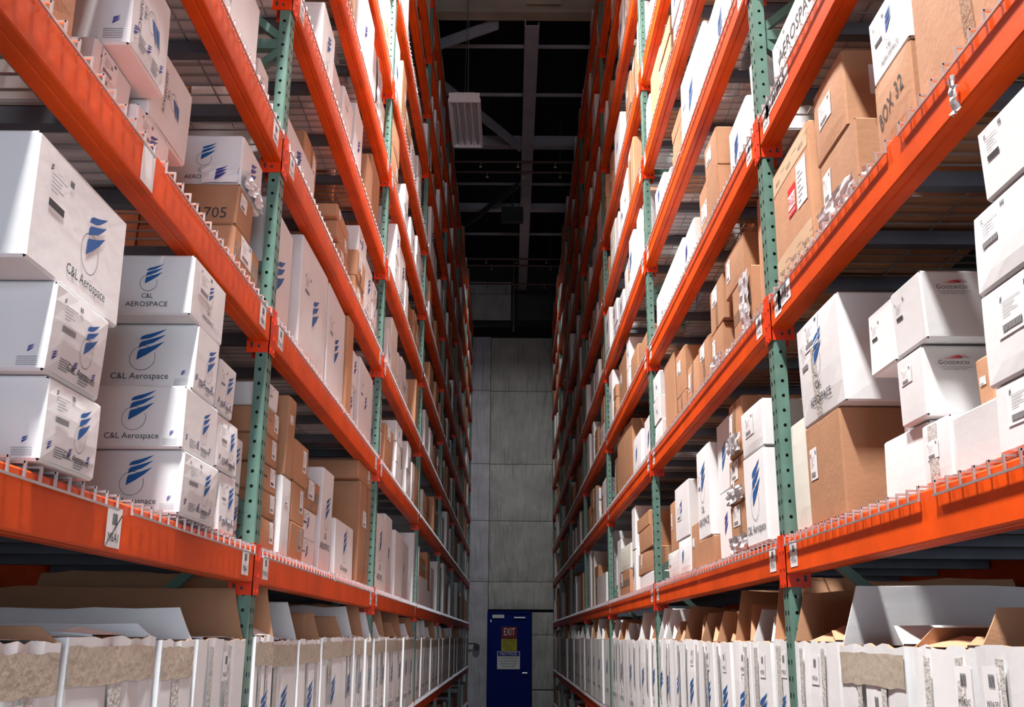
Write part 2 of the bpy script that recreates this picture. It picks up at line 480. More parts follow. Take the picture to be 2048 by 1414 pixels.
def decorate(c, o, kind, deco, rg):
    dx, dy, dz = c.dx, c.dy, c.dz
    body_tape = TAPEW if kind != 'b' else TAPE
    fw = {'A': dy, 'N': dx}
    for ch in deco:
        if ch == 'A':   # modern logo on the aisle face
            h = min(dz*.74, dy*.88)
            c.decal('printed_logo', 'A', modern_logo(dy*.60, dz*.47, h), [BLUE, INK], parent=o)
        elif ch == 'a':
            h = min(dz*.62, dy*.9)
            c.decal('printed_logo', 'A', modern_logo(dy*.56, dz*.52, h), [BLUE, INK], parent=o)
        elif ch == 'M':   # tall carton, tall logo
            h = min(dz*.8, dy*1.1)
            c.decal('printed_logo', 'A', modern_logo(dy*.5, dz*.5, h), [BLUE, INK], parent=o)
        elif ch == 'N':
            h = min(dz*.80, dx*.8)
            u = dx-h*.98 if c.side == 'L' else h*.9
            c.decal('printed_logo', 'N', modern_logo(u, dz*.52, h), [BLUE, INK], parent=o)
        elif ch == 'O':
            h = min(dz*.72, dy*.95)
            c.decal('printed_logo', 'A', old_logo(dy*.5, dz*.5, h), [BLUE, INK], parent=o)
        elif ch == 'P':
            h = min(dz*.74, dx*.8)
            u = dx-h*.95 if c.side == 'L' else h*.8
            c.decal('printed_logo', 'N', old_logo(u, dz*.5, h), [BLUE, INK], parent=o)
        elif ch == 'G':
            w = .072
            c.decal('printed_mark', 'N', maker_mark(.03+w*.58, dz*.72, w), [INK, RED], parent=o)
        elif ch == 'V':   # turned logo
            h = min(dz*.6, dy*.6)
            F = old_logo(dy*.45, dz*.5, h).rotated(dy*.45, dz*.5, -90)
            c.decal('printed_logo', 'A', F, [BLUE, INK], parent=o)
        elif ch in 'sS':
            f_ = 'A' if ch == 's' else 'N'
            w = min(.15, fw[f_]*.42); h = w*.62
            if h > dz*.6: h = dz*.6; w = h/.62
            if ch == 's':
                u = dy*rg.uniform(.12, .25); v = dz*rg.uniform(.5, .9)-h/2
            else:
                u = dx*.12; v = dz*.60-h/2
            v = min(max(v, .01), dz-h-.006)
            c.two('shipping_label', f_, shipping_label(u, v, w, h), [PAPER, INK, GREYINK], o)
        elif ch == 'l':    # small upright label, far upper corner of the aisle face
            w = min(.075, dy*.35); h = min(w*1.25, dz*.7)
            u = dy*.72-w/2 if c.side == 'L' else dy*.22-w/2
            c.two('shipping_label', 'A', shipping_label(u, dz*.60-h*.5, w, h), [PAPER, INK, GREYINK], o)
        elif ch == 'i':    # print straight on the box: bars and little text
            w = min(.13, dy*.4); h = min(w*.8, dz*.5)
            F, L = shipping_label(dy*.10 if c.side == 'L' else dy*.08, dz*.60-h*.3, w, h)
            c.decal('printed_address', 'A', L, [PAPER, INK, GREYINK], parent=o)
        elif ch == 'm':    # little wing stamps and text blocks at the foot
            F = Flat()
            for uu in (.10, .44, .80):
                F.blades(dy*uu, dz*.16, dz/1500)
            for j in range(5):
                F.rect(dy*.2, dz*(.10+j*.028), dy*(.34+.03*(j % 3)), dz*(.112+j*.028), 1)
                F.rect(dy*.55, dz*(.06+j*.03), dy*(.70+.03*(j % 2)), dz*(.072+j*.03), 1)
            c.decal('printed_stamps', 'A', F, [NAVY, GREYINK], parent=o)
            F = Flat(); F.blades(dx*.94 if c.side == 'L' else dx*.06, dz*.21, dz/2200)
            a_, b_ = (.90, .975) if c.side == 'L' else (.025, .10)
            for j in range(5):
                F.rect(dx*a_, dz*(.06+j*.022), dx*b_, dz*(.066+j*.022), 1)
            c.decal('printed_stamps', 'N', F, [NAVY, GREYINK], parent=o)
        elif ch == 't':    # tape down the middle of the aisle face
            w = .05
            F = Flat(); u = dy*rg.uniform(.4, .6)
            F.grid(u-w/2, dz*.0+.006, u+w/2, dz-.006, 2, 6, 0, .0015, rg)
            c.decal('packing_tape', 'A', F, [body_tape], off=.0008, parent=o)
        elif ch == 'T':    # tape over the upper part of near face
            F = Flat(); u = dx*.5
            F.grid(u-.03, dz*.55, u+.03, dz-.006, 2, 4, 0, .0015, rg)
            c.decal('packing_tape', 'N', F, [body_tape], off=.0008, parent=o)
        elif ch == 'h':    # horizontal seam with tape
            F = Flat(); v = dz*.5
            F.grid(.006, v-.025, dy-.006, v+.025, 6, 2, 0, .0015, rg)
            c.decal('packing_tape', 'A', F, [body_tape], off=.0008, parent=o)
        elif ch == 'K':    # plastic pouch hugging the lower corner
            F = Flat()
            hh = min(dz*.34, .10)
            F.grid(.004, .006, dy-.006, hh, 12, 5, 0, .003, rg)
            c.decal('plastic_pouch', 'A', F, [FILM], off=.006, parent=o, wrinkle=.016)
            F = Flat(); w_ = min(.13, dx*.4)
            u0 = dx-w_ if c.side == 'L' else .004
            F.grid(u0, .006, u0+w_-.006, hh, 5, 5, 0, .003, rg)
            c.decal('plastic_pouch', 'N', F, [PAPER], off=.006, parent=o, wrinkle=.01)
            F = small_wings(u0+w_*.45, hh*.5, hh*.8)
            c.decal('printed_logo', 'N', F, [NAVY], off=.018, parent=o)
        elif ch == 'B':    # narrow blue wings only, low on the aisle face
            c.decal('printed_logo', 'A', small_wings(dy*.45, dz*.45, min(.16, dz*.4, dy*1.1)), [BLUE], parent=o)
        elif ch == 'b':
            c.decal('printed_logo', 'A', small_wings(dy*.45, dz*.5, min(.10, dz*.5, dy*.8)), [NAVY], parent=o)
        elif ch == 'E':    # printed strips top and foot, red fragile sticker, paper sheet
            for v0, v1 in ((dz*.03, dz*.22), (dz*.80, dz*.97)):
                F = Flat()
                F.grid(.006, v0, dy-.006, v1, 8, 2, 0)
                c.decal('printed_strip', 'A', F, [mat('pale_strip', (.60, .42, .27), .5)], off=.0008, parent=o)
            F = Flat()
            for k in range(3):
                u = dy*(.17+.33*k)
                F.text('AECO', u, dz*.07, dy*.12, 0)
                F.ring(u-dy*.08, dz*.105, dy*.014, dy*.004, 0, 360, 0, 12)
                F.text('Aircraft Engine &', u+dy*.16, dz*.125, dy*.13, 0)
                F.text('Component Corp.', u+dy*.16, dz*.075, dy*.13, 0)
                F.text('AECO', u, dz*.85, dy*.12, 0)
                F.text('Aircraft Engine &', u+dy*.16, dz*.90, dy*.13, 0)
            c.decal('printed_words', 'A', F, [INK], parent=o)
            F = Flat(); F.grid(dy*.70, dz*.40, dy*.93, dz*.76, 2, 2, 0)
            L = Flat()
            for j in range(7): L.rect(dy*.73, dz*(.44+j*.04), dy*(.80+.03*(j % 3)), dz*(.448+j*.04), 1)
            c.two('paper_sheet', 'A', (F, L), [PAPER, GREYINK], o)
            F = Flat(); F.grid(dy*.46, dz*.42, dy*.66, dz*.66, 2, 2, 0)
            L = Flat(); L.rect(dy*.47, dz*.48, dy*.65, dz*.60, 1); 
            c.two('fragile_sticker', 'A', (F, L), [RED, PAPER], o, 'red sticker')
            F = Flat(); F.text('FRAGILE', dy*.56, dz*.50, dy*.165, 0, dz*.08)
            F.text('HANDLE WITH CARE', dy*.56, dz*.435, dy*.16, 1, dz*.025)
            c.decal('printed_words', 'A', F, [RED, PAPER], off=.003, parent=o)
        elif ch == 'X':    # handwriting
            F = Flat(); F.text('BOX 32', dy*.5, dz*.42, dy*.7, 0, dz*.22)
            c.decal('marker_writing', 'A', F.rotated(dy*.5, dz*.42, 14), [INK], parent=o)
        elif ch == 'x':
            F = Flat(); F.text('1705', dx*.75 if c.side == 'L' else dx*.25, dz*.15, min(.09, dx*.3), 0)
            c.decal('marker_writing', 'N', F, [INK], parent=o)
        elif ch == 'Q':
            F = Flat(); F.text('AEROSPACE', .31, dz*.42, .46, 0, .05)
            c.decal('printed_words', 'A', F, [INK], parent=o)
        elif ch == 'r':    # small red warning print
            F = Flat(); F.rect(dy*.45, dz*.12, dy*.62, dz*.24, 0); F.rect(dy*.45, dz*.27, dy*.62, dz*.29, 0)
            for j in range(9): F.rect(dy*.3, dz*(.55+j*.035), dy*(.75-.08*(j % 3)), dz*(.562+j*.035), 1)
            c.decal('printed_words', 'A', F, [RED, GREYINK], parent=o)
        elif ch == 'W':    # loose stretch film over the whole aisle face
            F = Flat(); F.grid(dy*.5, .01, dy-.008, dz-.01, 8, 10, 0, .003, rg)
            c.decal('stretch_film', 'A', F, [FILM], off=.003, parent=o, wrinkle=.012)

def carton(side, y0, y1, z0, z1, kind, off=.03, depth=.5, deco='', yaw=0, label=None, group=None, wear=1.0, hi=True, defer=False):
    seedn[0] += 1
    sd = seedn[0]*7+3
    dy, dz = y1-y0, z1-z0
    x0 = face_x(side)+sg(side)*off
    cx = x0+sg(side)*depth/2
    cy = (y0+y1)/2
    c = Carton(side, depth, dy-.006, dz-.002, sd, wear, hi)
    m = {'w': WHITE, 'b': BROWN, 'c': CREAM}[kind]
    nm = DESC[kind].replace(' ', '_')
    o = link(nm, c.mesh(nm, m), None, (cx, cy, z0), yaw)
    decorate(c, o, kind, deco, random.Random(sd))
    tag(o, label, 'box', group)
    return o

# ================================================================== THE BUILDING
def slab(name, x0, x1, y0, y1, z0, z1, m):
    mb = MB(); mb.box(x0, x1, y0, y1, z0, z1)
    return struct(mb.build(name, m))
HX = 7.0
slab('floor', -HX, HX, -8, ENDY+.3, -.2, 0, CONC)
slab('ceiling', -HX, HX, -8, ENDY+.3, ROOF+.25, ROOF+.4, ROOFM)
slab('wall_left', -HX-.2, -HX, -8, ENDY+.3, 0, ROOF+.25, DARKW)
slab('wall_right', HX, HX+.2, -8, ENDY+.3, 0, ROOF+.25, DARKW)
slab('wall_front', -HX, HX, -8.2, -8, 0, ROOF+.25, DARKW)
slab('wall_back', -HX, HX, ENDY+.16, ENDY+.36, 0, ROOF+.25, DARKW)
# insulated sheets of the end wall, wrinkled, with seams between the sheets
def sheet(x0, x1, z0, z1, m, y=ENDY, amp=.022, nx=26, seed=1, cut=None):
    rg = random.Random(seed)
    ks = [(rg.uniform(8, 45), rg.uniform(0, 6), rg.uniform(.3, 1)) for _ in range(4)]
    mb = MB()
    nz = max(4, int((z1-z0)/.08))
    for j in range(nz+1):
        for i in range(nx+1):
            x = x0+(x1-x0)*i/nx; z = z0+(z1-z0)*j/nz
            t = (z-z0)/(z1-z0)
            w = sum(a*math.sin(k*x+p+1.3*math.sin(z*2.1+p)) for k, p, a in ks)/4
            e = 1-(1-min(1, min(t, 1-t)*9))**2
            xe = min(1, min(i, nx-i)/2)
            mb.v.append((x, y+.03-amp*w*1.6*e*xe-.012*e*xe, z))
    for j in range(nz):
        for i in range(nx):
            a = j*(nx+1)+i
            mb.f.append((a, a+1, a+nx+2, a+nx+1)); mb.m.append(0)
    me = mb.mesh('end_wall_sheet', [m])
    for p in me.polygons: p.use_smooth = True
    return me
zs = [0, .02, 1.78, 2.06, 2.75, 4.02, 5.08, 6.34, 8.16]
k = 0
def trim(me):
    global k
    k += 1
    o = link('trim_%d' % k, me)
    return struct(o)
for i, (z0, z1) in enumerate(((0, 1.62), (1.63, 2.72), (2.73, 4.02), (4.03, 5.27), (5.28, 6.93), (6.94, 8.19))):
    trim(sheet(-.46, 1.3, z0, z1, INSUL, seed=11+i)) if i > 1 else None
trim(sheet(.475, 1.3, 0.52, 1.62, INSUL, seed=5, nx=10, amp=.006))
trim(sheet(.475, 1.3, 1.63, 2.09, INSUL, seed=6, nx=10, amp=.006))
trim(sheet(.475, 1.3, 0.0, .50, INSUL, seed=8, nx=10, amp=.006))
trim(sheet(-.46, 1.3, 2.15, 2.72, INSUL, seed=7, nx=16, amp=.012))
for i, (z0, z1) in enumerate(((0, 2.72), (2.73, 4.02), (4.03, 5.27), (5.28, 6.93), (6.94, 8.19))):
    trim(sheet(-1.4, -.47, z0, z1, FACING, y=ENDY-.07, seed=31+i, nx=14))
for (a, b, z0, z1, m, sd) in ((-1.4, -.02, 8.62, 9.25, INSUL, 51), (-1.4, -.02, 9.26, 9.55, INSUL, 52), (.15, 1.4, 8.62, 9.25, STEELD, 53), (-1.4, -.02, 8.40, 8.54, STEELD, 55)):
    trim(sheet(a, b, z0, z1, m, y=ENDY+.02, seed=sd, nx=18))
slab('wall_end_header', -1.6, 1.6, ENDY-.12, ENDY+.1, 8.2, 8.40, ROOFM).name = 'trim_20'
# door
slab('trim_21', -.478, -.45, ENDY-.07, ENDY+.1, 0, 2.11, DOORB)
slab('trim_22', .435, .462, ENDY-.07, ENDY+.1, 0, 2.11, DOORB)
slab('trim_23', -.45, .435, ENDY-.07, ENDY+.1, 2.06, 2.11, DOORB)
mb = MB(); mb.box(-.447, .432, ENDY-.05, ENDY+.0, 0.01, 2.055)
dr = struct(mb.build('door_1', DOORB))
mb = MB(); mb.box(.355, .375, ENDY-.10, ENDY-.05, .84, .86); mb.bar((.365, ENDY-.10, .85), (.27, ENDY-.10, .85), .02, n=6)
mb.build('door_handle', SILVER, dr)
mb = MB(); mb.box(-.37, -.12, ENDY-.075, ENDY-.05, 1.965, 2.035)
mb.build('door_plate', PAPER, dr)
mb = MB(); mb.box(.09, .33, ENDY-.09, ENDY-.05, 1.965, 1.99); mb.box(-.41, -.39, ENDY-.075, ENDY-.05, 1.88, 1.93)
mb.build('door_closer', SILVER, dr)
def wallsign(name, label, cat, cx, cz, w, h, base, texts, extra=()):
    mb = MB()
    y = ENDY-.055
    mb.box(cx-w/2, cx+w/2, y-.004, y, cz-h/2, cz+h/2)
    o = mb.build(name, base)
    tag(o, label, cat)
    F = Flat(); mats = [PAPER, INK, NAVY, RED]
    for r_ in extra: F.rect(*r_)
    mb = MB()
    for (x, z) in F.v: mb.v.append((x, y-.0055, z))
    mb.f = list(F.f); mb.m = list(F.m)
    if F.v: mb.build('sign_panel', mats, o)
    F = Flat()
    for t, tx, tz, tw, mi, th in texts: F.text(t, tx, tz, tw, mi, th)
    mb = MB()
    for (x, z) in F.v: mb.v.append((x, y-.007, z))
    mb.f = list(F.f); mb.m = list(F.m)
    mb.build('sign_lettering', mats, o)
    return o
wallsign('exit_sign', 'dark red exit sign with pale letters on the blue door', 'sign', -.012, 1.665, .33, .25, EXITR, [('EXIT', -.005, 1.61, .23, 0, .15)])
wallsign('caution_sign', 'small yellow sign under the exit sign on the blue door', 'sign', -.012, 1.415, .33, .24, YEL,
         [('CAUTION', -.012, 1.47, .27, 1, .045), ('EMERGENCY EXIT', -.012, 1.41, .28, 1, .03), ('ALARM WILL', -.012, 1.365, .22, 1, .03), ('SOUND', -.012, 1.315, .13, 1, .03)])
wallsign('notice_sign', 'white notice sign with blue header on the blue door', 'sign', -.022, 1.105, .48, .36, PAPER,
         [('NOTICE', -.022, 1.205, .34, 0, .06), ('AUTHORIZED PERSONNEL', -.022, 1.13, .40, 1, .03), ('ONLY BEYOND THIS POINT', -.022, 1.075, .40, 1, .03), ('KEEP DOOR CLOSED', -.022, 1.02, .34, 1, .03), ('AT ALL TIMES', -.022, .965, .26, 1, .03)],
         [(-.25, 1.185, .205, 1.275, 2)])
# bar bracket on the wall left of the door
mb = MB(); mb.bar((-1.2, ENDY-.14, 1.44), (-.70, ENDY-.14, 1.44), .03, n=8); mb.bar((-.70, ENDY-.15, 1.37), (-.70, ENDY-.06, 1.37), .14, n=10)
tag(mb.build('wall_bracket', STEELD), 'dark rod ending in a round bracket on the wall left of the blue door', 'bracket')
# floor-level opening behind the camera (open dock door, out of view)
mb = MB(); mb.box(-.4, 3.0, -7.99, -7.97, .5, 4.1)
struct(mb.build('window_1', SKYG))

# roof steel -------------------------------------------------------
def steel(name, label, cat, p, q, w, h, m, group=None):
    mb = MB(); mb.bar(p, q, w, h)
    return tag(mb.build(name, m), label, cat, group)
o = Vector((0, 0, 0))
mb = MB(); mb.box(-HX, HX, 12.0, 12.06, 9.45, 9.95); mb.box(-HX, HX, 11.93, 12.13, 9.40, 9.45); mb.box(-HX, HX, 11.93, 12.13, 9.93, 9.98)
g = tag(mb.build('roof_girder', GIRD), 'beige deep girder crossing the aisle at the top of the photo', 'beam')
for i, (y, d, w_) in enumerate(((13.0, .045, .03), (14.35, .045, .03), (17.6, .04, .03), (20.05, .045, .03))):
    steel('roof_purlin', ['pale thin roof purlin nearest the beige girder', 'pale thin roof purlin behind the hanging lamp cable', 'faint thin purlin above the thick far cross beam', 'faint thin purlin nearest the end wall'][i], 'beam', (-HX, y, 9.55), (HX, y, 9.55), w_, d, STEEL, 'thin roof purlins')
for i, (y, d) in enumerate(((15.75, .2), (18.4, .14))):
    mb = MB(); mb.box(-HX, HX, y, y+.02, 9.38, 9.38+d); mb.box(-HX, HX, y-.06, y+.08, 9.37, 9.385)
    tag(mb.build('roof_cross_beam', STEEL), ['grey cross beam at the foot of the long diagonal brace', 'dark cross beam far down the roof behind the first'][i], 'beam')
mb = MB(); mb.box(.15, .165, 12.1, 22.9, 9.32, 9.62); mb.box(.15, .34, 12.1, 22.9, 9.30, 9.315); mb.box(.325, .34, 12.1, 22.9, 9.315, 9.36)
tag(mb.build('roof_runner_beam', STEEL), 'bluish long beam running down the roof above the aisle', 'beam')
steel('diagonal_brace', 'pale diagonal brace rising left from the long roof beam', 'brace', (-1.15, 13.5, 9.35), (.12, 15.6, 9.3), .03, .16, STEEL)
steel('diagonal_brace', 'bluish diagonal brace in the upper left corner of the roof', 'brace', (-1.3, 12.9, 9.40), (-.2, 12.2, 9.40), .03, .16, STEEL)
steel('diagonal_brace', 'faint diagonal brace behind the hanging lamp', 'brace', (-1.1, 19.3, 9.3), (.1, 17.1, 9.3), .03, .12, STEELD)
for i, (y, z) in enumerate(((15.95, 9.2), (16.35, 9.2), (20.3, 9.1), (20.7, 9.1), (21.6, 9.0))):
    mb = MB(); mb.bar((-5, y, z), (5, y, z), .045, n=8)
    p = tag(mb.build('sprinkler_pipe', PIPE), 'dark sprinkler pipe with small brass heads, %s from the lamp' % ORD[i+1], 'pipe', 'sprinkler pipes under the roof')
    for j in (-2, 0, 2):
        mb = MB(); mb.bar((j*1.6+.8, y, z), (j*1.6+.8, y, ROOF+.26), .012, n=5); mb.build('hanger_rod', STEELD, p)
    for j in range(-3, 4):
        x = .09+j*.62+(.1 if i % 2 else 0)
        mb = MB(); mb.bar((x, y, z-.02), (x, y, z-.085), .022, n=6); mb.bar((x, y, z-.085), (x, y, z-.092), .05, n=8)
        mb.build('sprinkler_head', BRASS, p)
mb = MB(); mb.bar((-.02+.06, 22.6, 8.25), (.06-.02, 22.6, ROOF+.26), .03, n=8); mb.bar((.04, 22.6, 8.22), (.04, 22.6, 8.34), .05, n=8)
tag(mb.build('hanging_sprinkler', BRASS), 'single bright sprinkler drop above the pale end wall', 'sprinkler')
# marker plate on the girder
mb = MB(); mb.box(.16, .62, 11.90, 11.91, 9.50, 9.72)
pl = tag(mb.build('girder_sign', mat('aged_plate', (.48, .43, .33), .6)), 'aged plate with marker number on the beige girder', 'sign')
F = Flat(); F.text('M8', .42, 9.57, .12, 0)
mb = MB(); mb.v = [(x, 11.895, z) for x, z in F.v]; mb.f = list(F.f); mb.m = list(F.m); mb.build('sign_lettering', INK, pl)

def high_bay(loc, lit, label):
    e = tag(link('high_bay_lamp', None, None, loc), label, 'lamp')
    L_, Wd = 1.15, .36
    mb = MB()
    prof = [(-Wd/2, 0), (-Wd/2-.01, .0), (-Wd/2-.01, .05), (-Wd*.32, .13), (Wd*.32, .13), (Wd/2+.01, .05), (Wd/2+.01, 0), (Wd/2, 0), (Wd*.3, .09), (-Wd*.3, .09)]
    mb.prism(prof, -L_/2, L_/2)
    mb.box(-Wd/2, Wd/2, -L_/2-.02, -L_/2, -.005, .115)
    mb.box(-Wd/2, Wd/2, L_/2, L_/2+.02, -.005, .115)
    hs = mb.build('housing', LAMPW, e)
    mb = MB(); mb.box(-.10, .10, -.3, .3, .13, .18); mb.build('ballast_box', LAMPW, e)
    for i in range(4):
        x = -.12+.08*i
        mb = MB(); mb.bar((x, -L_/2+.02, .03), (x, L_/2-.02, .03), .028, n=8)
        mb.build('tube', TUBEON if lit else TUBE, hs)
    for i in range(5):
        mb = MB(); mb.bar((-.16+.08*i, -L_/2, .035), (-.16+.08*i, L_/2, .035), .012, .05); mb.build('reflector_fin', LAMPW, hs)
    for yy in (-.45, .45):
        mb = MB(); mb.bar((0, yy, .13), (0, yy*.15, 9.9-loc[2]), .008, n=5); mb.build('hanging_cable', SILVER, e)
    return e
mb = MB(); mb.box(-.2, .2, 17.68, 17.82, 8.86, 9.14); mb.bar((0, 17.76, 9.1), (0, 17.76, ROOF+.26), .03)  # invented housing, added to hide the end wall fill light
tag(mb.build('fill_light_housing', DARKW), 'small dark housing added under the roof to hide the end wall fill light', 'lamp')
high_bay((-.57, 11.6, 7.6), False, 'unlit hanging high bay tube lamp over the aisle')
high_bay((-.57, 5.9, 7.6), True, 'lit high bay tube lamp above the frame over the second bay')
high_bay((-.5, .6, 7.6), True, 'lit high bay tube lamp above the camera')

# ================================================================== RACKS
def post_mesh(side, height):
    """roll-formed post: aisle face with two slot columns, side faces with one hole column, open at the back"""
    mb = MB()
    pitch = .0508
    n = int(height/pitch)
    sx = sg(side)
    fx = 0.0
    def cell(fn, w0, w1, z0, r, tall):
        cx = (w0+w1)/2; cz = z0+pitch/2
        outer = [(w0,z0),(cx,z0),(w1,z0),(w1,cz),(w1,z0+pitch),(cx,z0+pitch),(w0,z0+pitch),(w0,cz)]
        angs = [225,270,315,0,45,90,135,180]
        inner = [(cx+r*math.cos(R(a)), cz+r*tall*math.sin(R(a))) for a in angs]
        b = len(mb.v)
        mb.v += [fn(*p) for p in outer+inner]
        for i in range(8):
            j = (i+1) % 8
            mb.f.append((b+i, b+j, b+8+j, b+8+i)); mb.m.append(0)
    for i in range(n):
        z0 = i*pitch
        for w0, w1 in ((0, PW/2), (PW/2, PW)):
            cell(lambda w, z: (fx, w, z), w0+.004 if w0 == 0 else w0, w1 if w0 == 0 else w1-.004, z0, .0075, 1.25)
        for yy in (0, PW):
            cell(lambda w, z: (fx+sx*w, yy, z), .004, PD, z0, .0062, 1.0)
    H = n*pitch
    for yy, y2 in ((0, .004), (PW, PW-.004)):
        mb.quad((fx+sx*.004, yy, 0), (fx, y2, 0), (fx, y2, H), (fx+sx*.004, yy, H))
        # return lips at the back and an inner skin so the post has thickness
        mb.quad((fx+sx*PD, yy, 0), (fx+sx*PD, yy+(.02 if yy == 0 else -.02), 0), (fx+sx*PD, yy+(.02 if yy == 0 else -.02), H), (fx+sx*PD, yy, H))
    return mb.mesh('post', [GREEN])
PH = 8.2
PM = {s: post_mesh(s, PH) for s in 'LR'}
def back_post():
    mb = MB()
    mb.box(-PD/2, PD/2, 0, PW, 0, PH)
    return mb.mesh('back_post', [GREEN])
BPM = back_post()
def braces(side):
    sx = sg(side); out = []
    x0, x1 = sx*(PD), sx*(DEPTH-PD)
    y = PW/2
    z = .15
    seq = []
    up = True
    while z < PH-.9:
        mb = MB(); mb.bar((x0, y, z), (x1, y, z), .035, .04); seq.append(('horizontal_brace', mb.mesh('horizontal_brace', [GREEN])))
        mb = MB()
        if up: mb.bar((x0, y, z+.03), (x1, y, z+.87), .035, .03)
        else: mb.bar((x1, y, z+.03), (x0, y, z+.87), .035, .03)
        seq.append(('diagonal_brace', mb.mesh('diagonal_brace', [GREEN])))
        z += .9; up = not up
    return seq
BR = {s: braces(s) for s in 'LR'}
for s in 'LR':
    for k in range(0, 8):
        y = post_y(s, k)
        if y > 22.3: continue
        e = link('rack_upright', None, None, (face_x(s), y, 0))
        tag(e, 'green punched rack upright, %s from the camera along the %s rack' % (('nearest out of frame' if k == 0 else ORD[k]), SIDE[s]), 'rack upright', 'green rack uprights')
        link('front_post', PM[s], e)
        link('back_post', BPM, e, (sg(s)*(DEPTH-PD/2), 0, 0))
        mb = MB(); mb.box(-.02, .02, -.02, PW+.02, 0, .01); 
        link('foot_plate', mb.mesh('foot_plate', [GREEN]), e, (sg(s)*.03, 0, 0))
        for nm, me in BR[s]:
            link(nm, me, e)

def beam_mesh(side):
    """step beam, 0..L along y, top at z=0, aisle face at x=0"""
    sx = sg(side); L_ = BAY-PW
    t = .0015
    prof = [(0, -BH+.004), (.003, -BH), (.022, -BH), (.026, -BH+.004), (.030, -BH), (.062, -BH), (.065, -BH+.003), (.065, -.041), (.040, -.041), (.040, -.003), (.037, 0), (.003, 0), (0, -.004)]
    mb = MB()
    mb.prism([(sx*x-sx*.004, z) for x, z in (prof if sx > 0 else prof[::-1])], 0, L_)
    return mb.mesh('rack_beam', [ORANGE])
def connector_mesh(side, near):
    """angle plate: leg on the post's aisle face and leg beside the post, with bolt holes as dark studs"""
    sx = sg(side); mb = MB()
    L_ = BAY-PW
    # hooked leg lies over half of the post face; near=True is the connector at the camera end of the beam
    if near:
        y0, y1 = -.038, .004; yp0, yp1 = .0, .004
    else:
        y0, y1 = L_-.004, L_+.037; yp0, yp1 = L_-.004, L_
    zb, zt = -.150, .018
    mb.box(min(-sx*.007, -sx*.003), max(-sx*.007, -sx*.003), y0, y1, zb, zt)
    xa, xb = sorted((-sx*.007, sx*.073))
    mb.box(xa, xb, yp0, yp1, zb, zt)
    for zz in (-.135, -.085, -.03):
        yc = (y0+y1)/2
        mb.box(min(-sx*.0095, -sx*.007), max(-sx*.0095, -sx*.007), yc-.006, yc+.006, zz-.006, zz+.006)
    me = mb
    # holes seen on the leg beside the post
    ys = yp0-.0006 if not near else yp0-.0006
    for xx, zz in ((.030, -.128), (.055, -.128), (.055, -.118)):
        pts = [(sx*xx+.0055*math.cos(R(a)), ys, zz+.0055*math.sin(R(a))) for a in range(0, 360, 45)]
        mb.poly(pts, 1)
    return mb.mesh('connector', [ORANGE2, INK])
BM = {s: beam_mesh(s) for s in 'LR'}
CM = {(s, n): connector_mesh(s, n) for s in 'LR' for n in (True, False)}
# the far connector's side leg is on the camera side of the post: it is the punched plate that shows
def flatobj(name, FL, mats, side, parent, x, y0, z0):
    """flat drawing stuck on an aisle-facing surface of the beam"""
    mb = MB(); sx = -sg(side)
    for fl, off in zip(FL, (.0010, .0018)):
        b = len(mb.v)
        mb.v += [(x+sx*off, (y0+u if side == 'L' else y0-u), z0+v) for u, v in fl.v]
        mb.f += [tuple(b+i for i in f) for f in fl.f]; mb.m += fl.m
    return mb.build(name, mats, parent)
def in_frame(pts, mg=180):
    q = [project(*p) for p in pts]
    q = [p for p in q if p]
    if not q: return False
    return max(p[0] for p in q) > -mg and min(p[0] for p in q) < 2048+mg and max(p[1] for p in q) > -mg and min(p[1] for p in q) < 1414+mg

for s in 'LR':
    for l in sorted(CB):
        zt = ztop(s, l)
        for k in range(0, 7):
            y0 = post_y(s, k)+PW
            if y0+BAY > 22.6: continue
            if not in_frame([(face_x(s), yy, zt) for yy in (max(.6, y0), y0+1, y0+2, y0+BAY-.1)]) and not (l == 0 or (l < 0 and k >= 2) or (k == 0 and l >= 1)): continue
            o = link('rack_beam', BM[s], None, (face_x(s), y0, zt))
            tag(o, 'orange front beam of the %s, %s, %s rack' % (shelfname(l), bayname(k), SIDE[s]), 'rack beam', 'orange rack beams facing the aisle')
            link('connector', CM[(s, True)], o)
            link('connector', CM[(s, False)], o)
            if k <= 2 and l >= 1:
                L_ = BAY-PW
                code = 'M%s%d' % ('7A' if s == 'R' else '6A', l)
                for yy in ((.05 if s == 'L' else .05+.085), (L_-.16 if s == 'L' else L_-.06)):
                    flatobj('location_label', place_label(0, 0, .085, .08, code), [PAPER, INK], s, o, -sg(s)*.004, yy, -.092)
            # rear beam and its connectors
            if k <= 2:
                ob = link('rack_beam', BM['R' if s == 'L' else 'L'], None, (face_x(s)+sg(s)*(DEPTH), y0, zt))
                tag(ob, 'orange rear beam of the %s, %s, %s rack' % (shelfname(l), bayname(k), SIDE[s]), 'rack beam', 'orange rear rack beams')
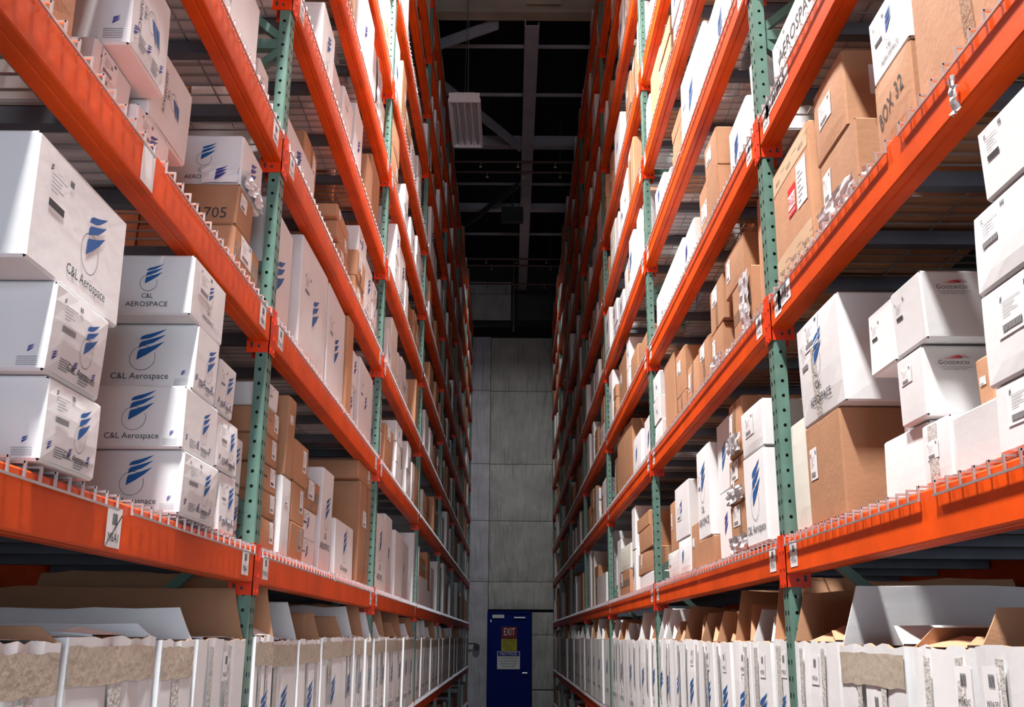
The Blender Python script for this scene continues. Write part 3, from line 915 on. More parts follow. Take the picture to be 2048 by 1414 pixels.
# single wider stickers on near beams
def find(label):
    for o in COL.objects:
        if o.get('label') == label: return o
b1 = find('orange front beam of the first orange shelf, nearest bay, left rack')
F, L = place_label(0, 0, .085, .085, 'M6A1'); L.poly([(.0,.0),(.004,0),(.085,.07),(.082,.073)], 1)
flatobj('sticker', (F, L), [PAPER, INK], 'L', b1, .004, 2.21-b1.location.y, -.100)
b2 = find('orange front beam of the second orange shelf, nearest bay, left rack')
F = Flat(); F.grid(0, 0, .085, .10, 2, 2, 0)
flatobj('sticker', (F, Flat()), [PAPER], 'L', b2, .004, 2.19-b2.location.y, -.103)
b3 = find('orange front beam of the third orange shelf, nearest bay, right rack')
if b3:
    F, L = place_label(0, 0, .30, .05, 'M7A3')
    flatobj('sticker', (F, L), [PAPER, INK], 'R', b3, -.004, 3.33-b3.location.y, -.06)
b4 = find('orange front beam of the second orange shelf, nearest bay, right rack')
F, L = place_label(0, 0, .16, .075, 'M7A2')
flatobj('sticker', (F, L), [PAPER, INK], 'R', b4, -.004, 3.33-b4.location.y, -.08)

# wire decks
def deck_mesh(side, L_, hi):
    sx = sg(side); mb = MB(); r = .0048
    n = round(L_/.0635)
    dY = L_/n
    depth = DEPTH
    for i in range(n+1):
        y = i*dY
        if hi or i % 2 == 0:
            mb.bar((-sx*.010, y, .010), (sx*(depth-.02), y, .010), r, n=4)
            mb.bar((-sx*.0095, y, .0120), (-sx*.0095, y, -.022), r, n=4)
    for k, x in enumerate((-.0125, .17, .32, .47, .62, .77, .92, 1.04)):
        z = -.020 if k == 0 else .0145
        mb.bar((sx*x, -.004, z), (sx*x, L_+.004, z), r, n=4)
    return mb.mesh('wire_deck', [ZINC])
def channel_mesh(side):
    sx = sg(side); mb = MB()
    x0, x1 = sorted((sx*.045, sx*(DEPTH-.05)))
    mb.box(x0, x1, -.02, .02, -.036, -.033); mb.box(x0, x1, -.021, -.018, -.036, .005); mb.box(x0, x1, .018, .021, -.036, .005)
    return mb.mesh('support_channel', [ZINCD])
DM = {}
CH = {s: channel_mesh(s) for s in 'LR'}
def deck(s, l, k, y0, y1, which):
    zt = ztop(s, l)
    L_ = round(y1-y0, 3)
    if not in_frame([(face_x(s), yy, zt) for yy in (max(.5, y0), (y0+y1)/2, y1)]+[(face_x(s)+sg(s)*DEPTH, yy, zt) for yy in (max(.5, y0), y1)], 120) and not (l == 0 or (l < 0 and k >= 2) or (k == 0 and l >= 1)): return
    hi = k <= 3
    key = (s, L_, hi)
    if key not in DM: DM[key] = deck_mesh(s, L_, hi)
    o = link('wire_deck', DM[key], None, (face_x(s), y0, zt))
    tag(o, 'galvanised wire deck, %s part of %s, %s, %s rack' % (which, bayname(k), shelfname(l), SIDE[s]), 'wire deck', 'wire decks on the rack beams')
    if k <= 2:
        for f_ in (.15, .5, .85): link('support_channel', CH[s], o, (0, L_*f_, 0))
for s in 'LR':
    e0 = post_y(s, 1)
    for l in sorted(CB):
        gap = 2.34 if s == 'L' else 2.27
        deck(s, l, 0, gap, e0-.02, 'far')
        deck(s, l, 0, gap-.09-1.15, gap-.09, 'middle')
        deck(s, l, 0, post_y(s, 0)+PW+.02, gap-.09-1.15-.02, 'near')
        for k in range(1, 7):
            y0 = post_y(s, k)+PW+.02; y1 = y0+BAY-PW-.04
            if y1 > 22.3: continue
            m_ = (y0+y1)/2
            deck(s, l, k, y0, m_-.015, 'near'); deck(s, l, k, m_+.015, y1, 'far')

# ================================================================== CARTONS, MEASURED STACKS
# (side, level, inset, [(near y, far y, top z, kind, depth, marks), ... bottom to top])
ST = [
('L',1,-.015,[(1.834,2.094,2.025,'w',.50,'Aim'),(1.807,2.071,2.197,'w',.5,'Aim'),(1.688,2.13,2.44,'w',.5,'Ai')]),
('L',1,-.01,[(2.66,2.99,2.031,'w',.5,'NAim'),(2.638,2.95,2.197,'w',.5,'NAm'),(2.684,2.90,2.379,'w',.5,'NAm'),(2.609,2.927,2.545,'w',.5,'POs')]),
('L',1,.01,[(3.10,3.38,2.046,'w',.5,'Ami'),(3.032,3.269,2.208,'w',.45,'Ami'),(2.983,3.17,2.365,'w',.45,'Ami')]),
('L',1,.06,[(3.40,3.52,2.025,'w',.4,'Am'),(3.29,3.52,2.21,'w',.4,'A')]),
('L',1,.40,[(3.20,3.50,2.02,'b',.4,''),(3.20,3.50,2.19,'b',.4,''),(3.20,3.50,2.36,'b',.4,'')]),
('L',1,.03,[(3.70,3.948,1.980,'b',.42,'l'),(3.69,3.935,2.075,'b',.42,'l'),(3.70,3.930,2.175,'b',.42,'li'),(3.69,3.915,2.277,'b',.42,'l'),(3.69,3.91,2.375,'b',.42,'li'),(3.69,3.86,2.465,'w',.42,'s')]),
('L',1,.03,[(4.188,4.50,2.016,'b',.5,'ll'),(4.21,4.505,2.181,'b',.5,'l'),(4.226,4.521,2.358,'b',.5,'lT')]),
('L',1,.06,[(4.56,4.93,1.99,'w',.4,'ib'),(4.57,4.92,2.118,'w',.4,'ib'),(4.62,4.98,2.26,'b',.35,'sth')]),
('L',1,.05,[(4.96,5.31,2.15,'w',.4,'M'),(5.03,5.324,2.378,'w',.4,'r')]),
('L',1,.03,[(5.34,5.955,2.155,'w',.4,'M')]),
('L',1,.22,[(4.58,4.84,2.42,'w',.4,'b')]),
('L',1,.22,[(5.42,5.98,2.29,'b',.4,'s')]),
('L',1,.03,[(6.10,6.62,2.455,'b',.6,'ts'),(6.03,6.60,2.565,'b',.6,'l')]),
('L',1,.03,[(6.80,7.60,2.37,'w',.5,'O')]),
('L',1,.06,[(7.66,8.10,2.44,'w',.4,'b'),]),
('L',1,.03,[(8.15,8.70,2.37,'w',.5,'T')]),
('L',1,.06,[(8.76,9.55,2.36,'w',.5,'b')]),
('L',1,.03,[(10.05,11.3,2.15,'w',.5,''),(10.1,11.0,2.33,'b',.6,'h')]),
('L',2,.03,[(1.05,1.856,3.05,'b',.6,'')]),
('L',2,.03,[(.52,1.04,3.12,'w',.6,'')]),  # unmeasured and out of view, added to block lamp light on the shelf
('R',2,.03,[(.52,1.04,3.12,'w',.6,'')]),  # same on the right: unseen carton added to keep lamp light out
('R',2,.03,[(1.06,1.58,3.05,'b',.6,'')]),
('L',2,.08,[(2.056,2.282,2.86,'w',.6,'si')]),
('L',2,.02,[(2.10,2.44,3.115,'w',.6,'Vm',2.862)]),
('L',2,.06,[(2.30,2.544,2.824,'w',.5,'bi'),(2.36,2.671,3.045,'w',.5,'V')]),
('L',2,.35,[(2.80,3.30,2.90,'b',.5,''),(2.85,3.25,3.13,'b',.5,'')]),
('L',2,.03,[(3.10,3.43,2.835,'b',.6,'sh'),(3.105,3.30,2.975,'b',.6,'sx'),(3.12,3.39,3.153,'w',.6,'PbK')]),
('L',2,.06,[(3.64,4.081,3.17,'w',.5,'B')]),
('L',2,.03,[(4.16,4.75,3.225,'w',.5,'Bi')]),
('L',2,.03,[(4.80,5.355,3.23,'w',.5,'Bi')]),
('L',2,.02,[(5.37,5.557,3.24,'b',.5,'')]),
('L',2,.04,[(5.60,5.80,2.93,'w',.4,'b'),(5.62,5.88,3.13,'w',.4,'b')]),
('L',2,.04,[(5.95,6.58,3.17,'w',.5,'bi')]),
('L',3,.03,[(2.45,3.20,3.67,'w',.7,'Vmi')]),
('L',3,.05,[(3.33,3.48,3.57,'w',.5,'i')]),
('L',3,.30,[(3.1,3.45,3.62,'b',.5,'')]),
('L',3,.05,[(3.70,4.40,3.60,'w',.5,'bO')]),
('L',3,.12,[(4.62,4.93,3.64,'b',.5,'ls'),(4.43,4.75,3.85,'b',.5,'tl')]),
('L',3,.02,[(4.42,4.737,3.435,'w',.09,'B')]),
('L',3,.05,[(5.14,5.46,3.46,'b',.5,'l'),(5.10,5.45,3.55,'b',.5,'s'),(5.03,5.42,3.65,'b',.5,'l'),(4.98,5.40,3.72,'b',.5,'s')]),
('L',3,.05,[(5.479,5.82,3.485,'b',.5,'s'),(5.47,5.81,3.62,'b',.5,'l'),(5.46,5.82,3.76,'b',.5,'s'),(5.43,5.81,3.87,'b',.5,'l')]),
('L',3,.03,[(5.88,6.24,3.77,'w',.5,'O')]),
('L',4,.04,[(3.75,4.20,4.14,'w',.5,'')]),
('L',4,.06,[(4.60,4.97,4.385,'w',.5,'')]),
('L',4,.04,[(5.35,5.65,4.50,'w',.5,'b')]),
('L',4,.05,[(6.10,6.55,4.55,'b',.5,'')]),
('L',4,.03,[(5.80,6.05,4.40,'b',.5,'')]),
('L',5,.05,[(5.05,5.60,5.20,'w',.5,'')]),
('L',5,.05,[(5.78,6.40,5.25,'w',.5,'W')]),
('R',1,.02,[(2.852,3.20,2.200,'b',.48,'l'),(2.786,3.237,2.517,'w',.48,'Osit')]),
('R',1,.03,[(3.21,3.40,2.25,'c',.48,'G')]),
('R',1,.06,[(2.36,2.66,2.06,'w',.5,'')]),
('R',1,.05,[(2.32,2.485,2.228,'w',.5,'Gs',2.062)]),
('R',1,.12,[(2.495,2.66,2.228,'w',.4,'i',2.062)]),
('R',1,.05,[(2.28,2.475,2.397,'w',.5,'Gi',2.232)]),
('R',1,.05,[(2.48,2.665,2.40,'w',.45,'i',2.232)]),
('R',1,.03,[(2.168,2.327,2.036,'w',.3,'st')]),
('R',1,.03,[(1.935,2.150,2.020,'w',.5,''),]),
('R',1,.10,[(2.09,2.20,2.15,'b',.4,'s',2.024)]),
('R',1,.01,[(1.60,1.919,2.028,'w',.5,'s'),(1.58,1.93,2.211,'w',.5,'s'),(1.60,1.93,2.375,'w',.5,'iT'),(1.62,1.853,2.519,'w',.5,'i')]),
('R',1,.0,[(3.66,3.99,2.233,'w',.5,'M'),(3.66,3.98,2.408,'w',.5,'s')]),
('R',1,.03,[(4.08,4.40,2.10,'b',.5,'stK'),(4.10,4.46,2.294,'b',.5,'lsK'),(4.12,4.38,2.527,'b',.5,'ltK')]),
('R',1,.03,[(4.46,4.78,2.10,'b',.5,'s'),(4.47,4.79,2.29,'b',.5,'lK'),(4.42,4.81,2.53,'b',.5,'ltK')]),
('R',1,.03,[(4.84,5.20,2.03,'b',.5,''),(4.84,5.19,2.464,'w',.4,'Oi')]),
('R',1,.03,[(5.23,5.42,2.13,'b',.5,'s')]),
('R',1,.03,[(5.44,5.82,2.085,'w',.5,'B'),(5.45,5.90,2.38,'w',.5,'bs')]),
('R',1,.06,[(5.92,6.4,2.06,'w',.5,'i'),(5.92,6.3,2.35,'b',.5,'l')]),
('R',1,.03,[(6.80,7.60,1.995,'w',.5,''),(6.80,7.65,2.15,'b',.5,'l'),(6.84,7.60,2.30,'b',.5,''),(7.0,7.7,2.40,'b',.5,'')]),
('R',1,.03,[(8.2,9.0,2.09,'b',.5,'sh'),(8.2,8.95,2.29,'c',.5,'')]),
('R',1,.03,[(10.3,11.4,2.19,'w',.5,'')]),
('R',2,.02,[(2.96,3.40,3.14,'b',.5,'E')]),
('R',2,.04,[(2.60,2.94,2.958,'b',.6,'SlK'),(2.65,2.945,3.20,'b',.6,'SsT')]),
('R',2,.03,[(2.17,2.41,2.93,'b',.6,'X'),(2.16,2.405,3.112,'w',.5,'Oi')]),
('R',2,.03,[(1.60,2.143,3.14,'b',.6,'ts')]),
('R',2,.06,[(3.62,3.81,3.235,'b',.5,'')]),
('R',2,.04,[(3.85,4.22,2.985,'b',.5,'Wh'),(3.96,4.34,3.17,'b',.5,'lS')]),
('R',2,.04,[(4.43,4.70,2.93,'b',.5,'lK'),(4.39,4.71,3.15,'b',.5,'st')]),
('R',2,.04,[(4.74,5.03,2.965,'b',.5,'st')]),
('R',2,.04,[(5.06,5.40,2.955,'b',.45,'lt')]),
('R',2,.04,[(5.44,5.70,2.86,'b',.5,'t'),(5.45,5.74,3.11,'b',.5,'s')]),
('R',2,.04,[(5.80,6.2,3.17,'b',.3,''),]),
('R',2,.04,[(6.8,7.25,3.04,'w',.5,'B')]),
('R',2,.03,[(7.35,7.85,3.02,'w',.5,'B')]),
('R',2,.04,[(7.95,9.0,3.22,'b',.5,'')]),
('R',3,.03,[(1.9,2.6,3.60,'w',.3,'O'),]),
('R',3,.03,[(2.62,3.322,3.60,'w',.3,'Qi'),]),
('R',3,.10,[(2.4,3.0,3.92,'b',.5,'K',3.605)]),
('R',3,.3,[(3.05,3.4,3.85,'w',.5,'',3.605)]),
('R',3,.05,[(3.80,4.174,3.70,'w',.5,'B')]),
('R',3,.04,[(4.50,4.80,3.60,'b',.5,'s')]),
('R',3,.04,[(4.99,5.42,3.66,'w',.5,'b')]),
('R',3,.04,[(5.43,6.45,3.70,'w',.5,'Bb')]),
('R',3,.04,[(6.75,7.40,3.62,'b',.5,'')]),
('R',3,.04,[(7.45,7.95,3.68,'b',.5,'')]),
('R',3,.04,[(8.2,8.8,3.85,'b',.5,'s')]),
('R',4,.05,[(3.9,4.5,4.45,'w',.5,'B')]),
('R',4,.03,[(4.55,5.2,4.52,'w',.5,'Bi')]),
('R',4,.05,[(5.3,5.65,4.14,'b',.5,''),(5.3,5.65,4.22,'b',.5,''),(5.3,5.65,4.30,'b',.5,''),(5.3,5.65,4.38,'b',.5,''),(5.3,5.65,4.46,'b',.5,'')]),
('R',4,.05,[(5.75,6.1,4.30,'w',.5,'')]),
]
used = {}     # (side, level) -> list of occupied y-ranges on the aisle front
ALL = []      # every stack, later numbered and built
for s, l, off, items in ST:
    ys = (min(i[0] for i in items), max(i[1] for i in items))
    used.setdefault((s, l), []).append(ys)
    ALL.append((s, l, off, items))

# ---------------------------------------------------------------- the remaining shelves, stack by stack
RG = random.Random(41)
def free(s, l, a, b):
    for u0, u1 in used.get((s, l), []):
        if a < u1-.005 and b > u0+.005: return u1
    return None
for s in 'LR':
    for l in (1,2,3,4,5,6,7,8,9,10):
        zt = ztop(s, l)
        clear = (ztop(s, l+1)-zt-BH) if l < 10 else .55
        for k in range(0, 7):
            ya = post_y(s, k)+PW+.03; yb = post_y(s, k)+BAY-.03
            if l <= 2 and k == 0: continue
            if k == 0: ya = max(.5, ya)
            y = ya
            while y < yb-.15:
                w = RG.uniform(.22, .52)
                w = min(w, yb-y)
                nx = free(s, l, y, y+w)
                if nx is not None:
                    # shrink into the gap before the next measured stack if it is wide enough
                    st = min([u0 for u0, u1 in used[(s, l)] if u1 > y+.01 and u0 >= y-.005] or [y])
                    if st-y > .18: w = st-y-.02
                    else:
                        y = nx+.02
                        continue
                if w < .12: y += .1; continue
                if not (k == 0 and l <= 5) and not in_frame([(face_x(s), y, zt), (face_x(s), y+w, zt+clear)], 60):
                    y += w; continue
                pw = .62 if s == 'L' else .60
                kind = 'w' if RG.random() < pw else 'b'
                if RG.random() < .06 : kind = 'c'
                n = RG.choice([1,1,1,2,2,3])
                H = clear*RG.uniform(.55, .93)
                if k >= 4: n = min(n, 1); w = w*1.15 if y+w*1.15 < yb else w
                items = []
                z = zt
                dp = RG.uniform(.42, .62)
                of = RG.uniform(.0, .07)
                for j in range(n):
                    z += H/n
                    kd = kind if RG.random() < .8 else RG.choice('wb')
                    deco = ''
                    if k <= 3:
                        if kd in 'wc':
                            deco = RG.choice(['b', 'B', 'i', 's', 'bi', 'O', '', '', 'V'])
                        else:
                            deco = RG.choice(['l', 's', 't', 'ls', 'ts', '', 'h'])
                    if k >= 3: deco = deco[:1] if deco[:1] in 'bBsl' else ''
                    sh = RG.uniform(0, .03) if j else 0
                    items.append((y+sh, y+w-RG.uniform(.004, .03), z, kd, dp, deco))
                ALL.append((s, l, of, items))
                used.setdefault((s, l), []).append((y, y+w))
                y += w+RG.choice([.005, .01, .02, .02, .12])

for s in 'LR':  # big cartons above the frame, added to shade the shelf interiors below
    for l in range(3, 10):
        zt = ztop(s, l); clear = ztop(s, l+1)-zt-BH
        for a, b in ((post_y(s, 0)+.12, 1.36), (1.39, 2.34), (2.37, post_y(s, 1)-.03)):
            if free(s, l, a, b) is None:
                ALL.append((s, l, .05, [(a, b, zt+clear*RG.uniform(.7, .9), RG.choice('wwb'), .93, '')]))
                used.setdefault((s, l), []).append((a, b))
for s in 'LR':
    for l in (1,2,3,4,5):
        for k in (0, 1):
            if s == 'R' and k == 0 and l == 1: continue
            zt = ztop(s, l); clear = ztop(s, l+1)-zt-BH
            y = max(.5, post_y(s, k)+PW+.03); yb = post_y(s, k)+BAY-.03
            while y < yb-.3:
                w = min(RG.uniform(.25, .5), yb-y)
                if RG.random() < (.75 if l > 1 else .35):
                    ALL.append((s, l, .64, [(y, y+w-.01, zt+clear*RG.uniform(.35, .8), RG.choice('wwb'), .36, '')]))
                y += w+RG.choice([.01, .03, .1])
# ---------------------------------------------------------------- number, label, rank and build
def bay_of(s, y):
    k = 0
    while y > post_y(s, k+1)+.03: k += 1
    return k
groups = {}
for st in ALL:
    s, l, off, items = st
    y = min(i[0] for i in items)
    if off >= .6: pass
    groups.setdefault((s, l, bay_of(s, y)), []).append(st)
todo = []
for (s, l, k), sts in sorted(groups.items()):
    sts.sort(key=lambda t: min(i[0] for i in t[3]))
    front = [t for t in sts if t[2] < .2]; inner = [t for t in sts if t[2] >= .2]
    for lst, word in ((front, 'stack'), (inner, 'inner stack')):
        for n, (s_, l_, off, items) in enumerate(lst):
            z = ztop(s, l)+.018
            for j, it in enumerate(items):
                y0, y1, zt, kd, dp, deco = it[:6]
                zb = it[6] if len(it) > 6 else z
                d = DESC[kd]
                if any(c in deco for c in 'ANMOPV'): d += ' with ring logo'
                elif 'G' in deco: d += ' with printed name'
                elif 'E' in deco: d += ' with red fragile sticker'
                elif 'K' in deco: d += ' with plastic pouch'
                elif any(c in deco for c in 'Bb'): d += ' with blue mark'
                elif any(c in deco for c in 'sl'): d += ' with label'
                elif any(c in deco for c in 'th'): d += ' with tape'
                if len(items) == 1: tier = 'only box of'
                elif j == 0: tier = 'bottom of'
                elif j == len(items)-1: tier = 'top of'
                else: tier = ORD[j+1]+' up in'
                sn = shelfname(l).replace(' orange', '')
                lab = '%s, %s %s %s, %s, %s, %s rack' % (d, tier, ORD[n+1], word, bayname(k), sn, SIDE[s])
                if len(lab.split()) > 16: lab = lab.replace(d, d.split(' with ')[0]+' with '+d.split()[-1], 1)
                if len(lab.split()) > 16: lab = lab.replace(d.split(' with ')[0]+' with '+d.split()[-1], DESC[kd], 1)
                q = [project(face_x(s), yy, zz) for yy in (y0, y1) for zz in (zb, zt)]
                if None in q: ar = 1 if l >= 2 else 1e6
                else:
                    cxx = lambda v, a, b: max(a, min(b, v))
                    w_ = cxx(max(p[0] for p in q), -150, 2200)-cxx(min(p[0] for p in q), -150, 2200)
                    h_ = cxx(max(p[1] for p in q), -150, 1560)-cxx(min(p[1] for p in q), -150, 1560)
                    ar = w_*h_
                # seen side plane: the near face adds width
                todo.append((ar, s, l, k, y0, y1, zb, zt, kd, off, dp, deco, lab))
                z = zt
todo = [list(t) for t in todo]
bylev = {}
for t in todo: bylev.setdefault((t[1], t[2]), []).append(t)
def clip_post(t):
    if t[9] > PD+.02: return
    for k in range(0, 8):
        p0 = post_y(t[1], k)-.004; p1 = p0+PW+.008
        if t[4] < p1 and t[5] > p0:
            if p0-t[4] >= t[5]-p1: t[5] = p0
            else: t[4] = p1
for t in todo: clip_post(t)
for lst in [q for q in bylev.values() for _ in range(3)]:
    lst.sort(key=lambda t: t[4])
    for i, a in enumerate(lst):
        for b in lst[i+1:]:
            if b[4] > a[5]+.3: break
            if min(a[5], b[5])-max(a[4], b[4]) < .002 or min(a[7], b[7])-max(a[6], b[6]) < .003: continue
            if min(a[9]+a[10], b[9]+b[10])-max(a[9], b[9]) < .002: continue
            f_, g_ = (a, b) if a[9] <= b[9] else (b, a)
            if g_[9]-f_[9] > .09: f_[10] = g_[9]-f_[9]-.01
            else:
                ov = min(a[5], b[5])-max(a[4], b[4])
                if ov < .12: (a if a[4] < b[4] else b)[5] -= ov+.002
                else: (a if a[0] < b[0] else b)[9] += .09; (a if a[0] >= b[0] else b)[10] = .085
for lst in bylev.values():
    for i, a in enumerate(lst):
        for b in lst[i+1:]:
            if a[0] < 0 or b[0] < 0: continue
            if min(a[5], b[5])-max(a[4], b[4]) > .004 and min(a[7], b[7])-max(a[6], b[6]) > .004 and min(a[9]+a[10], b[9]+b[10])-max(a[9], b[9]) > .004:
                (a if a[0] < b[0] else b)[0] = -1
print('dropped', sum(1 for t in todo if t[0] < 0))
todo = [t for t in todo if t[0] >= 0 and t[5]-t[4] > .03 and t[10] > .04]
cnt = {'w': 0, 'b': 0}
rest = {'w': MB(), 'b': MB()}
todo.sort(key=lambda t: -t[0])
for (ar, s, l, k, y0, y1, zb, zt, kd, off, dp, deco, lab) in todo:
    if ar < 12 and dp < .9: continue
    kk = 'b' if kd == 'b' else 'w'
    if cnt[kk] < 300 or dp >= .9:
        cnt[kk] += 1
        yaw = random.Random(int(ar*10)).uniform(-.02, .02) if dp < .65 and k > 0 else 0
        carton(s, y0, y1, zb, zt, kd, off, dp, deco if ar > 250 else '', yaw*min(1, .4/(y1-y0)), lab,
               '%s cartons on the %s rack' % ('brown' if kk == 'b' else 'white', SIDE[s]), hi=ar > 900)
    else:
        x0 = face_x(s)+sg(s)*off; x1 = x0+sg(s)*dp
        rest[kk].box(min(x0, x1), max(x0, x1), y0, y1-.004, zb, zt)
for kk, nm, lab in (('w', 'far_white_cartons', 'small white cartons on the far shelves beside the end wall'), ('b', 'far_brown_cartons', 'small brown cartons on the far shelves beside the end wall')):
    if rest[kk].v:
        tag(rest[kk].build(nm, WHITE if kk == 'w' else BROWN), lab, 'boxes', kind='stuff')
print('cartons', cnt, len(todo))

# ================================================================== OPEN CARTONS ON THE LOW SHELF
def open_carton(s, y0, y1, label, seed, z0=None, ztp=1.56, depth=.92, flaps=True, band=True, code=None, logo=True, far_h=.16, far_brown=False, hi=True, off=-.01, nearflap=None, lu=.5):
    rg = random.Random(seed)
    z0 = z0 if z0 is not None else ztop(s, 0)+.018
    dy, dz = y1-y0-.022, ztp-z0
    c = Carton(s, depth, dy, dz, seed*13+1, wear=.9)
    sn = -sg(s)
    cx = face_x(s)+sg(s)*(off+depth/2)
    cy = (y0+y1)/2
    mb = MB()
    n = 12
    # four walls, outer white, inner brown, ragged top edge; crease lines on the aisle face
    cr = [rg.uniform(.15, .85) for _ in range(3)]
    for face, w in (('A', dy), ('N', depth), ('I', dy), ('F', depth)):
        nn = n if face in 'AN' else 4
        top = []
        b = len(mb.v)
        rows = 4
        for j in range(rows+1):
            for i in range(nn+1):
                u = w*i/nn
                rag = rg.uniform(-.006, .006) if (j == rows and 0 < i < nn) else 0
                v = dz*j/rows+rag
                d = 0
                if face == 'A':
                    for q in cr: d -= .010*max(0, 1-abs(u/w-q)*14)
                p = c.pt(face, u, min(v, dz), d*(.3+.7*j/rows))
                mb.v.append((p[0], p[1], v))
        for j in range(rows):
            for i in range(nn):
                a = b+j*(nn+1)+i
                mb.f.append((a, a+1, a+nn+2, a+nn+1)); mb.m.append(0)
        # inner skin
        b2 = len(mb.v)
        for j in (0, rows):
            for i in range(nn+1):
                x, y, z = mb.v[b+j*(nn+1)+i]
                t = .007
                x2 = max(-depth/2+t, min(depth/2-t, x)); y2 = max(-dy/2+t, min(dy/2-t, y))
                mb.v.append((x2, y2, z))
        for i in range(nn):
            mb.f.append((b2+i+1, b2+i, b2+nn+1+i, b2+nn+2+i)); mb.m.append(1)
            a = b+rows*(nn+1)+i
            mb.f.append((a, a+1, b2+nn+2+i, b2+nn+1+i)); mb.m.append(1)
    mb.quad((-depth/2, -dy/2, .004), (depth/2, -dy/2, .004), (depth/2, dy/2, .004), (-depth/2, dy/2, .004), 1)
    o = mb.build('open_white_carton', [WHITE, BROWN], None, (cx, cy, z0))
    tag(o, label, 'box', 'open white cartons on the low shelf')
    # flaps: each a bent board with ragged free edge
    def flap(p0, p1, out, length, brown, nm='flap', lab=None):
        fb = MB(); p0 = Vector(p0); p1 = Vector(p1); out = Vector(out).normalized()
        m = 7; rows = 3
        curl = rg.uniform(-.25, .25)
        side_n = (p1-p0).cross(out).normalized()
        top = []
        for lay, t in ((0, 0), (1, .005)):
            for j in range(rows+1):
                for i in range(m+1):
                    f_ = i/m
                    q = p0.lerp(p1, f_)+out*(length*j/rows*(1+(rg.uniform(-.06, .06) if j == rows else 0)))
                    q += side_n*(curl*length*(j/rows)**2*.5+t+.006*math.sin(f_*5+seed)*j/rows)
                    if j: q += (p1-p0)*(.5-f_)*.03*j
                    fb.v.append(tuple(q))
        K = (rows+1)*(m+1)
        for j in range(rows):
            for i in range(m):
                a = j*(m+1)+i
                fb.f.append((a, a+1, a+m+2, a+m+1)); fb.m.append(0)
                fb.f.append((K+a+1, K+a, K+a+m+1, K+a+m+2)); fb.m.append(1)
        a = rows*(m+1)
        for i in range(m):
            fb.f.append((a+i, a+i+1, K+a+i+1, K+a+i)); fb.m.append(1)
        for i0 in (0, m):
            for j in range(rows):
                q = j*(m+1)+i0; r_ = (j+1)*(m+1)+i0
                fb.f.append((q, r_, K+r_, K+q)); fb.m.append(1)
        ob = fb.build(nm, [BROWN if brown else WHITE, BROWN if not brown else WHITE], o)
        return ob
    hx, hy = depth/2, dy/2
    t = .004
    if flaps:
        # far flap stands up facing the camera (its inside is seen)
        flap((-hx+t, hy-.012, dz), (hx-t, hy-.012, dz), (0, rg.uniform(-.15, .12), 1), far_h, not far_brown)
        # near flap folds back towards the camera side or droops inward
        a = rg.choice([.55, .9, 1.2])
        if nearflap is not None: a = nearflap
        flap((-hx+t, -hy+.012, dz), (hx-.1, -hy+.012, dz), (0, math.sin(a), math.cos(a)*.8), min(far_h, dy*.55), not far_brown)
        # torn aisle flap
        if rg.random() < .7:
            xa = sn*(hx-.012)
            f0, f1 = rg.uniform(0, .35), rg.uniform(.6, 1)
            flap((xa, -hy+dy*f0, dz), (xa, -hy+dy*f1, dz), (-sn*1.0, 0, rg.uniform(-.1, .45)), rg.uniform(.06, .12), True)
    if band:
        F = Flat(); F.grid(.004, dz-.095, dy-.004, dz-.018, 10, 2, 0, .003, rg)
        c.decal('paper_tape', 'A', F, [TAN], off=.002, parent=o)
    if code:
        v = dz-.10 if not band else dz-.17
        c.two('shipping_label', 'A', place_label(min(dy*lu, dy-.08), v-.02, .075, .085, code), [PAPER, INK], o)
    if logo:
        h = min(.31, dy*1.1)
        c.decal('printed_logo', 'A', old_logo(dy*.5, (1.385-z0)-h*.5+.02, h), [BLUE, INK], parent=o)
    # creases of clear tape
    if hi:
        for q in cr[:2]:
            F = Flat()
            F.grid(dy*q-.018, dz*.45, dy*q+.018, dz-.02, 2, 6, 0, .003, rg)
            c.decal('packing_tape', 'A', F, [TAPEW], off=.0012, parent=o)
    return o

OL = [(1.10,1.62),(1.625,2.08),(2.09,2.63),(2.64,2.93),(2.94,3.49),(3.60,3.89),(3.90,4.40),(4.41,4.91),(4.93,5.55),(5.57,5.95),(5.97,6.35),(6.37,6.62),
      (6.80,7.10),(7.12,7.43),(7.45,8.10),(8.12,8.60),(8.62,9.10),(9.15,9.70),(9.85,10.4),(10.42,11.0),(11.05,11.7),(11.72,12.4),(12.42,12.85),(12.99,13.6),(13.62,14.3),(14.32,15.2),(15.25,15.95),
      (16.1,16.7),(16.8,17.5),(17.6,18.3),(18.4,19.1),(19.3,20.0),(20.1,20.8),(20.9,21.6)]
OR = [(1.05,1.50),(1.51,2.09),(2.10,2.42),(2.43,2.925),(2.94,3.40),(3.53,3.72),(3.73,4.05),(4.06,4.38),(4.39,4.74),(4.75,5.09),(5.10,5.66),(5.67,5.93),(5.94,6.27),(6.28,6.53),
      (6.66,6.93),(6.94,7.57),(7.58,8.5),(8.51,9.0),(9.02,9.62),(9.78,10.4),(10.42,11.1),(11.12,11.8),(11.83,12.7),(12.92,13.6),(13.65,14.4),(14.42,15.1),(15.12,15.8),
      (16.05,16.8),(16.85,17.6),(17.65,18.4),(18.45,18.95),(19.2,20.0),(20.05,20.9),(20.95,21.8)]
codesR = {2: 'M7A2C', 3: 'M7A2B', 4: 'M7A2A', 1: 'M7A2D', 0: 'M7A2E', 5: 'M7B2G', 6: 'M7B2F', 7: 'M7B2E', 8: 'M7B2D', 9: 'M7B2C', 10: 'M7B2B'}
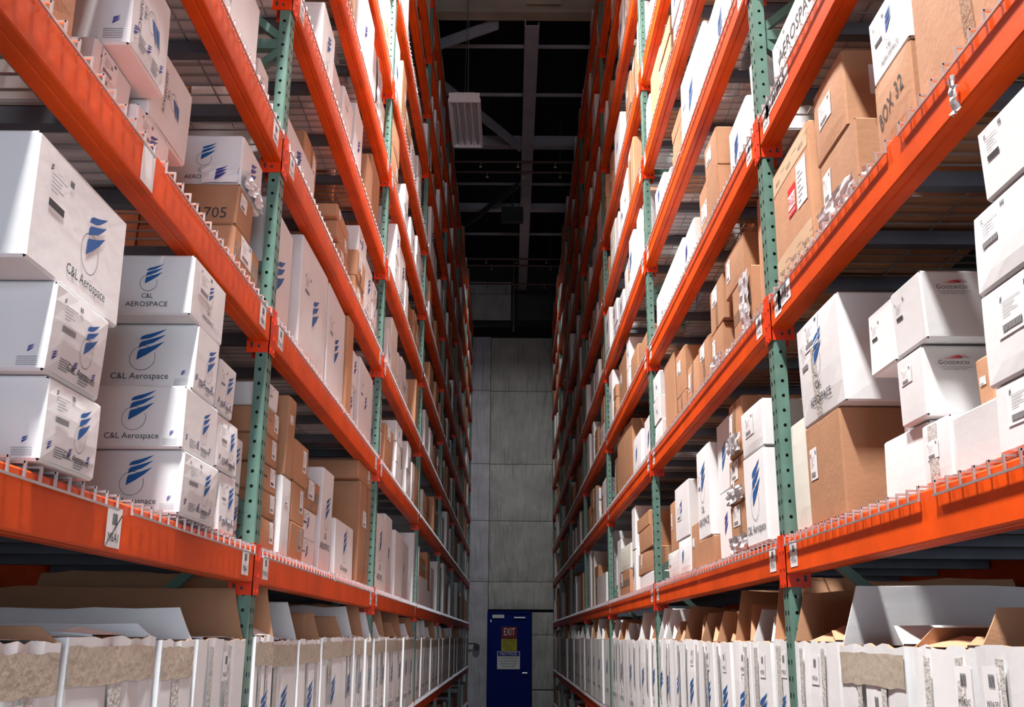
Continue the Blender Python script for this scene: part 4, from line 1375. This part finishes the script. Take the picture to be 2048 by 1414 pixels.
for s, lst in (('L', OL), ('R', OR)):
    cntb = {}
    for i, (a, b) in enumerate(lst):
        k = bay_of(s, a)
        cntb[k] = cntb.get(k, 0)+1
        rg = random.Random(i*3+(7 if s == 'L' else 90))
        band = (s == 'L') or (s == 'R' and i in (3,))
        lab = 'open white carton with raised flaps, %s in the %s, open-carton shelf, %s rack' % (ORD[cntb[k]], bayname(k), SIDE[s])
        fh = {('L',0): .05, ('L',1): .03, ('L',2): .03, ('L',3): .08, ('L',4): .155, ('R',0): .05, ('R',1): .07, ('R',2): .04, ('R',3): .15, ('R',4): .15}.get((s, i), rg.uniform(.10, .22))
        fbn = {('L',3): False, ('R',1): True, ('R',2): True, ('L',4): True, ('R',3): False, ('R',4): True}.get((s, i), rg.random() < .45)
        if k <= 6:
            open_carton(s, a, b, lab, i*5+(1 if s == 'L' else 400), band=band and i != 4, code=(codesR.get(i) if s == 'R' else ('M6A2F' if i == 4 else ('M6A2D' if i == 1 else None))),
                    logo=k >= 1, flaps=True, far_h=fh, far_brown=fbn, hi=k <= 2, lu={('R',1): .04, ('R',2): .74, ('R',4): .42}.get((s, i), .5), off=-.012+rg.uniform(0, .02), nearflap=1.35 if k == 0 else None, ztp=1.56+rg.uniform(-.008, .008), depth=.9 if k < 3 else .5)
# floor-level row below the open cartons (only far down the aisle does it come into view)
for s in 'LR':
    n = 0
    y = 8.5
    rg = random.Random(77 if s == 'L' else 78)
    kprev = -1
    while y < 21.5:
        w = rg.uniform(.35, .7)
        k = bay_of(s, y)
        pe = post_y(s, k+1)
        if y+w > pe-.02: y = pe+PW+.04; continue
        if k != kprev: n = 0; kprev = k
        n += 1
        h = rg.uniform(.3, .42)
        kd = rg.choice('wwwb')
        carton(s, y, y+w, ztop(s, -1)+.018, ztop(s, -1)+h, kd, rg.uniform(0, .1), .5, '', 0, '%s, %s on the floor-level row, %s, %s rack' % (DESC[kd], ORD[n], bayname(k), SIDE[s]), 'cartons on the floor-level row', hi=False)
        y += w+rg.uniform(.02, .2)

# scrap of torn film caught on the near right beam
rg = random.Random(5)
F = Flat(); F.grid(0, -.06, .035, .02, 5, 9, 0, .004, rg)
mb = MB()
for u, v in F.v: mb.v.append((XR-.006-rg.uniform(0, .014), 1.90-u, 2.64+v))
mb.f = list(F.f); mb.m = list(F.m)
tag(mb.build('torn_film_scrap', FILM), 'scrap of torn clear film caught on the near right orange beam', 'film scrap')
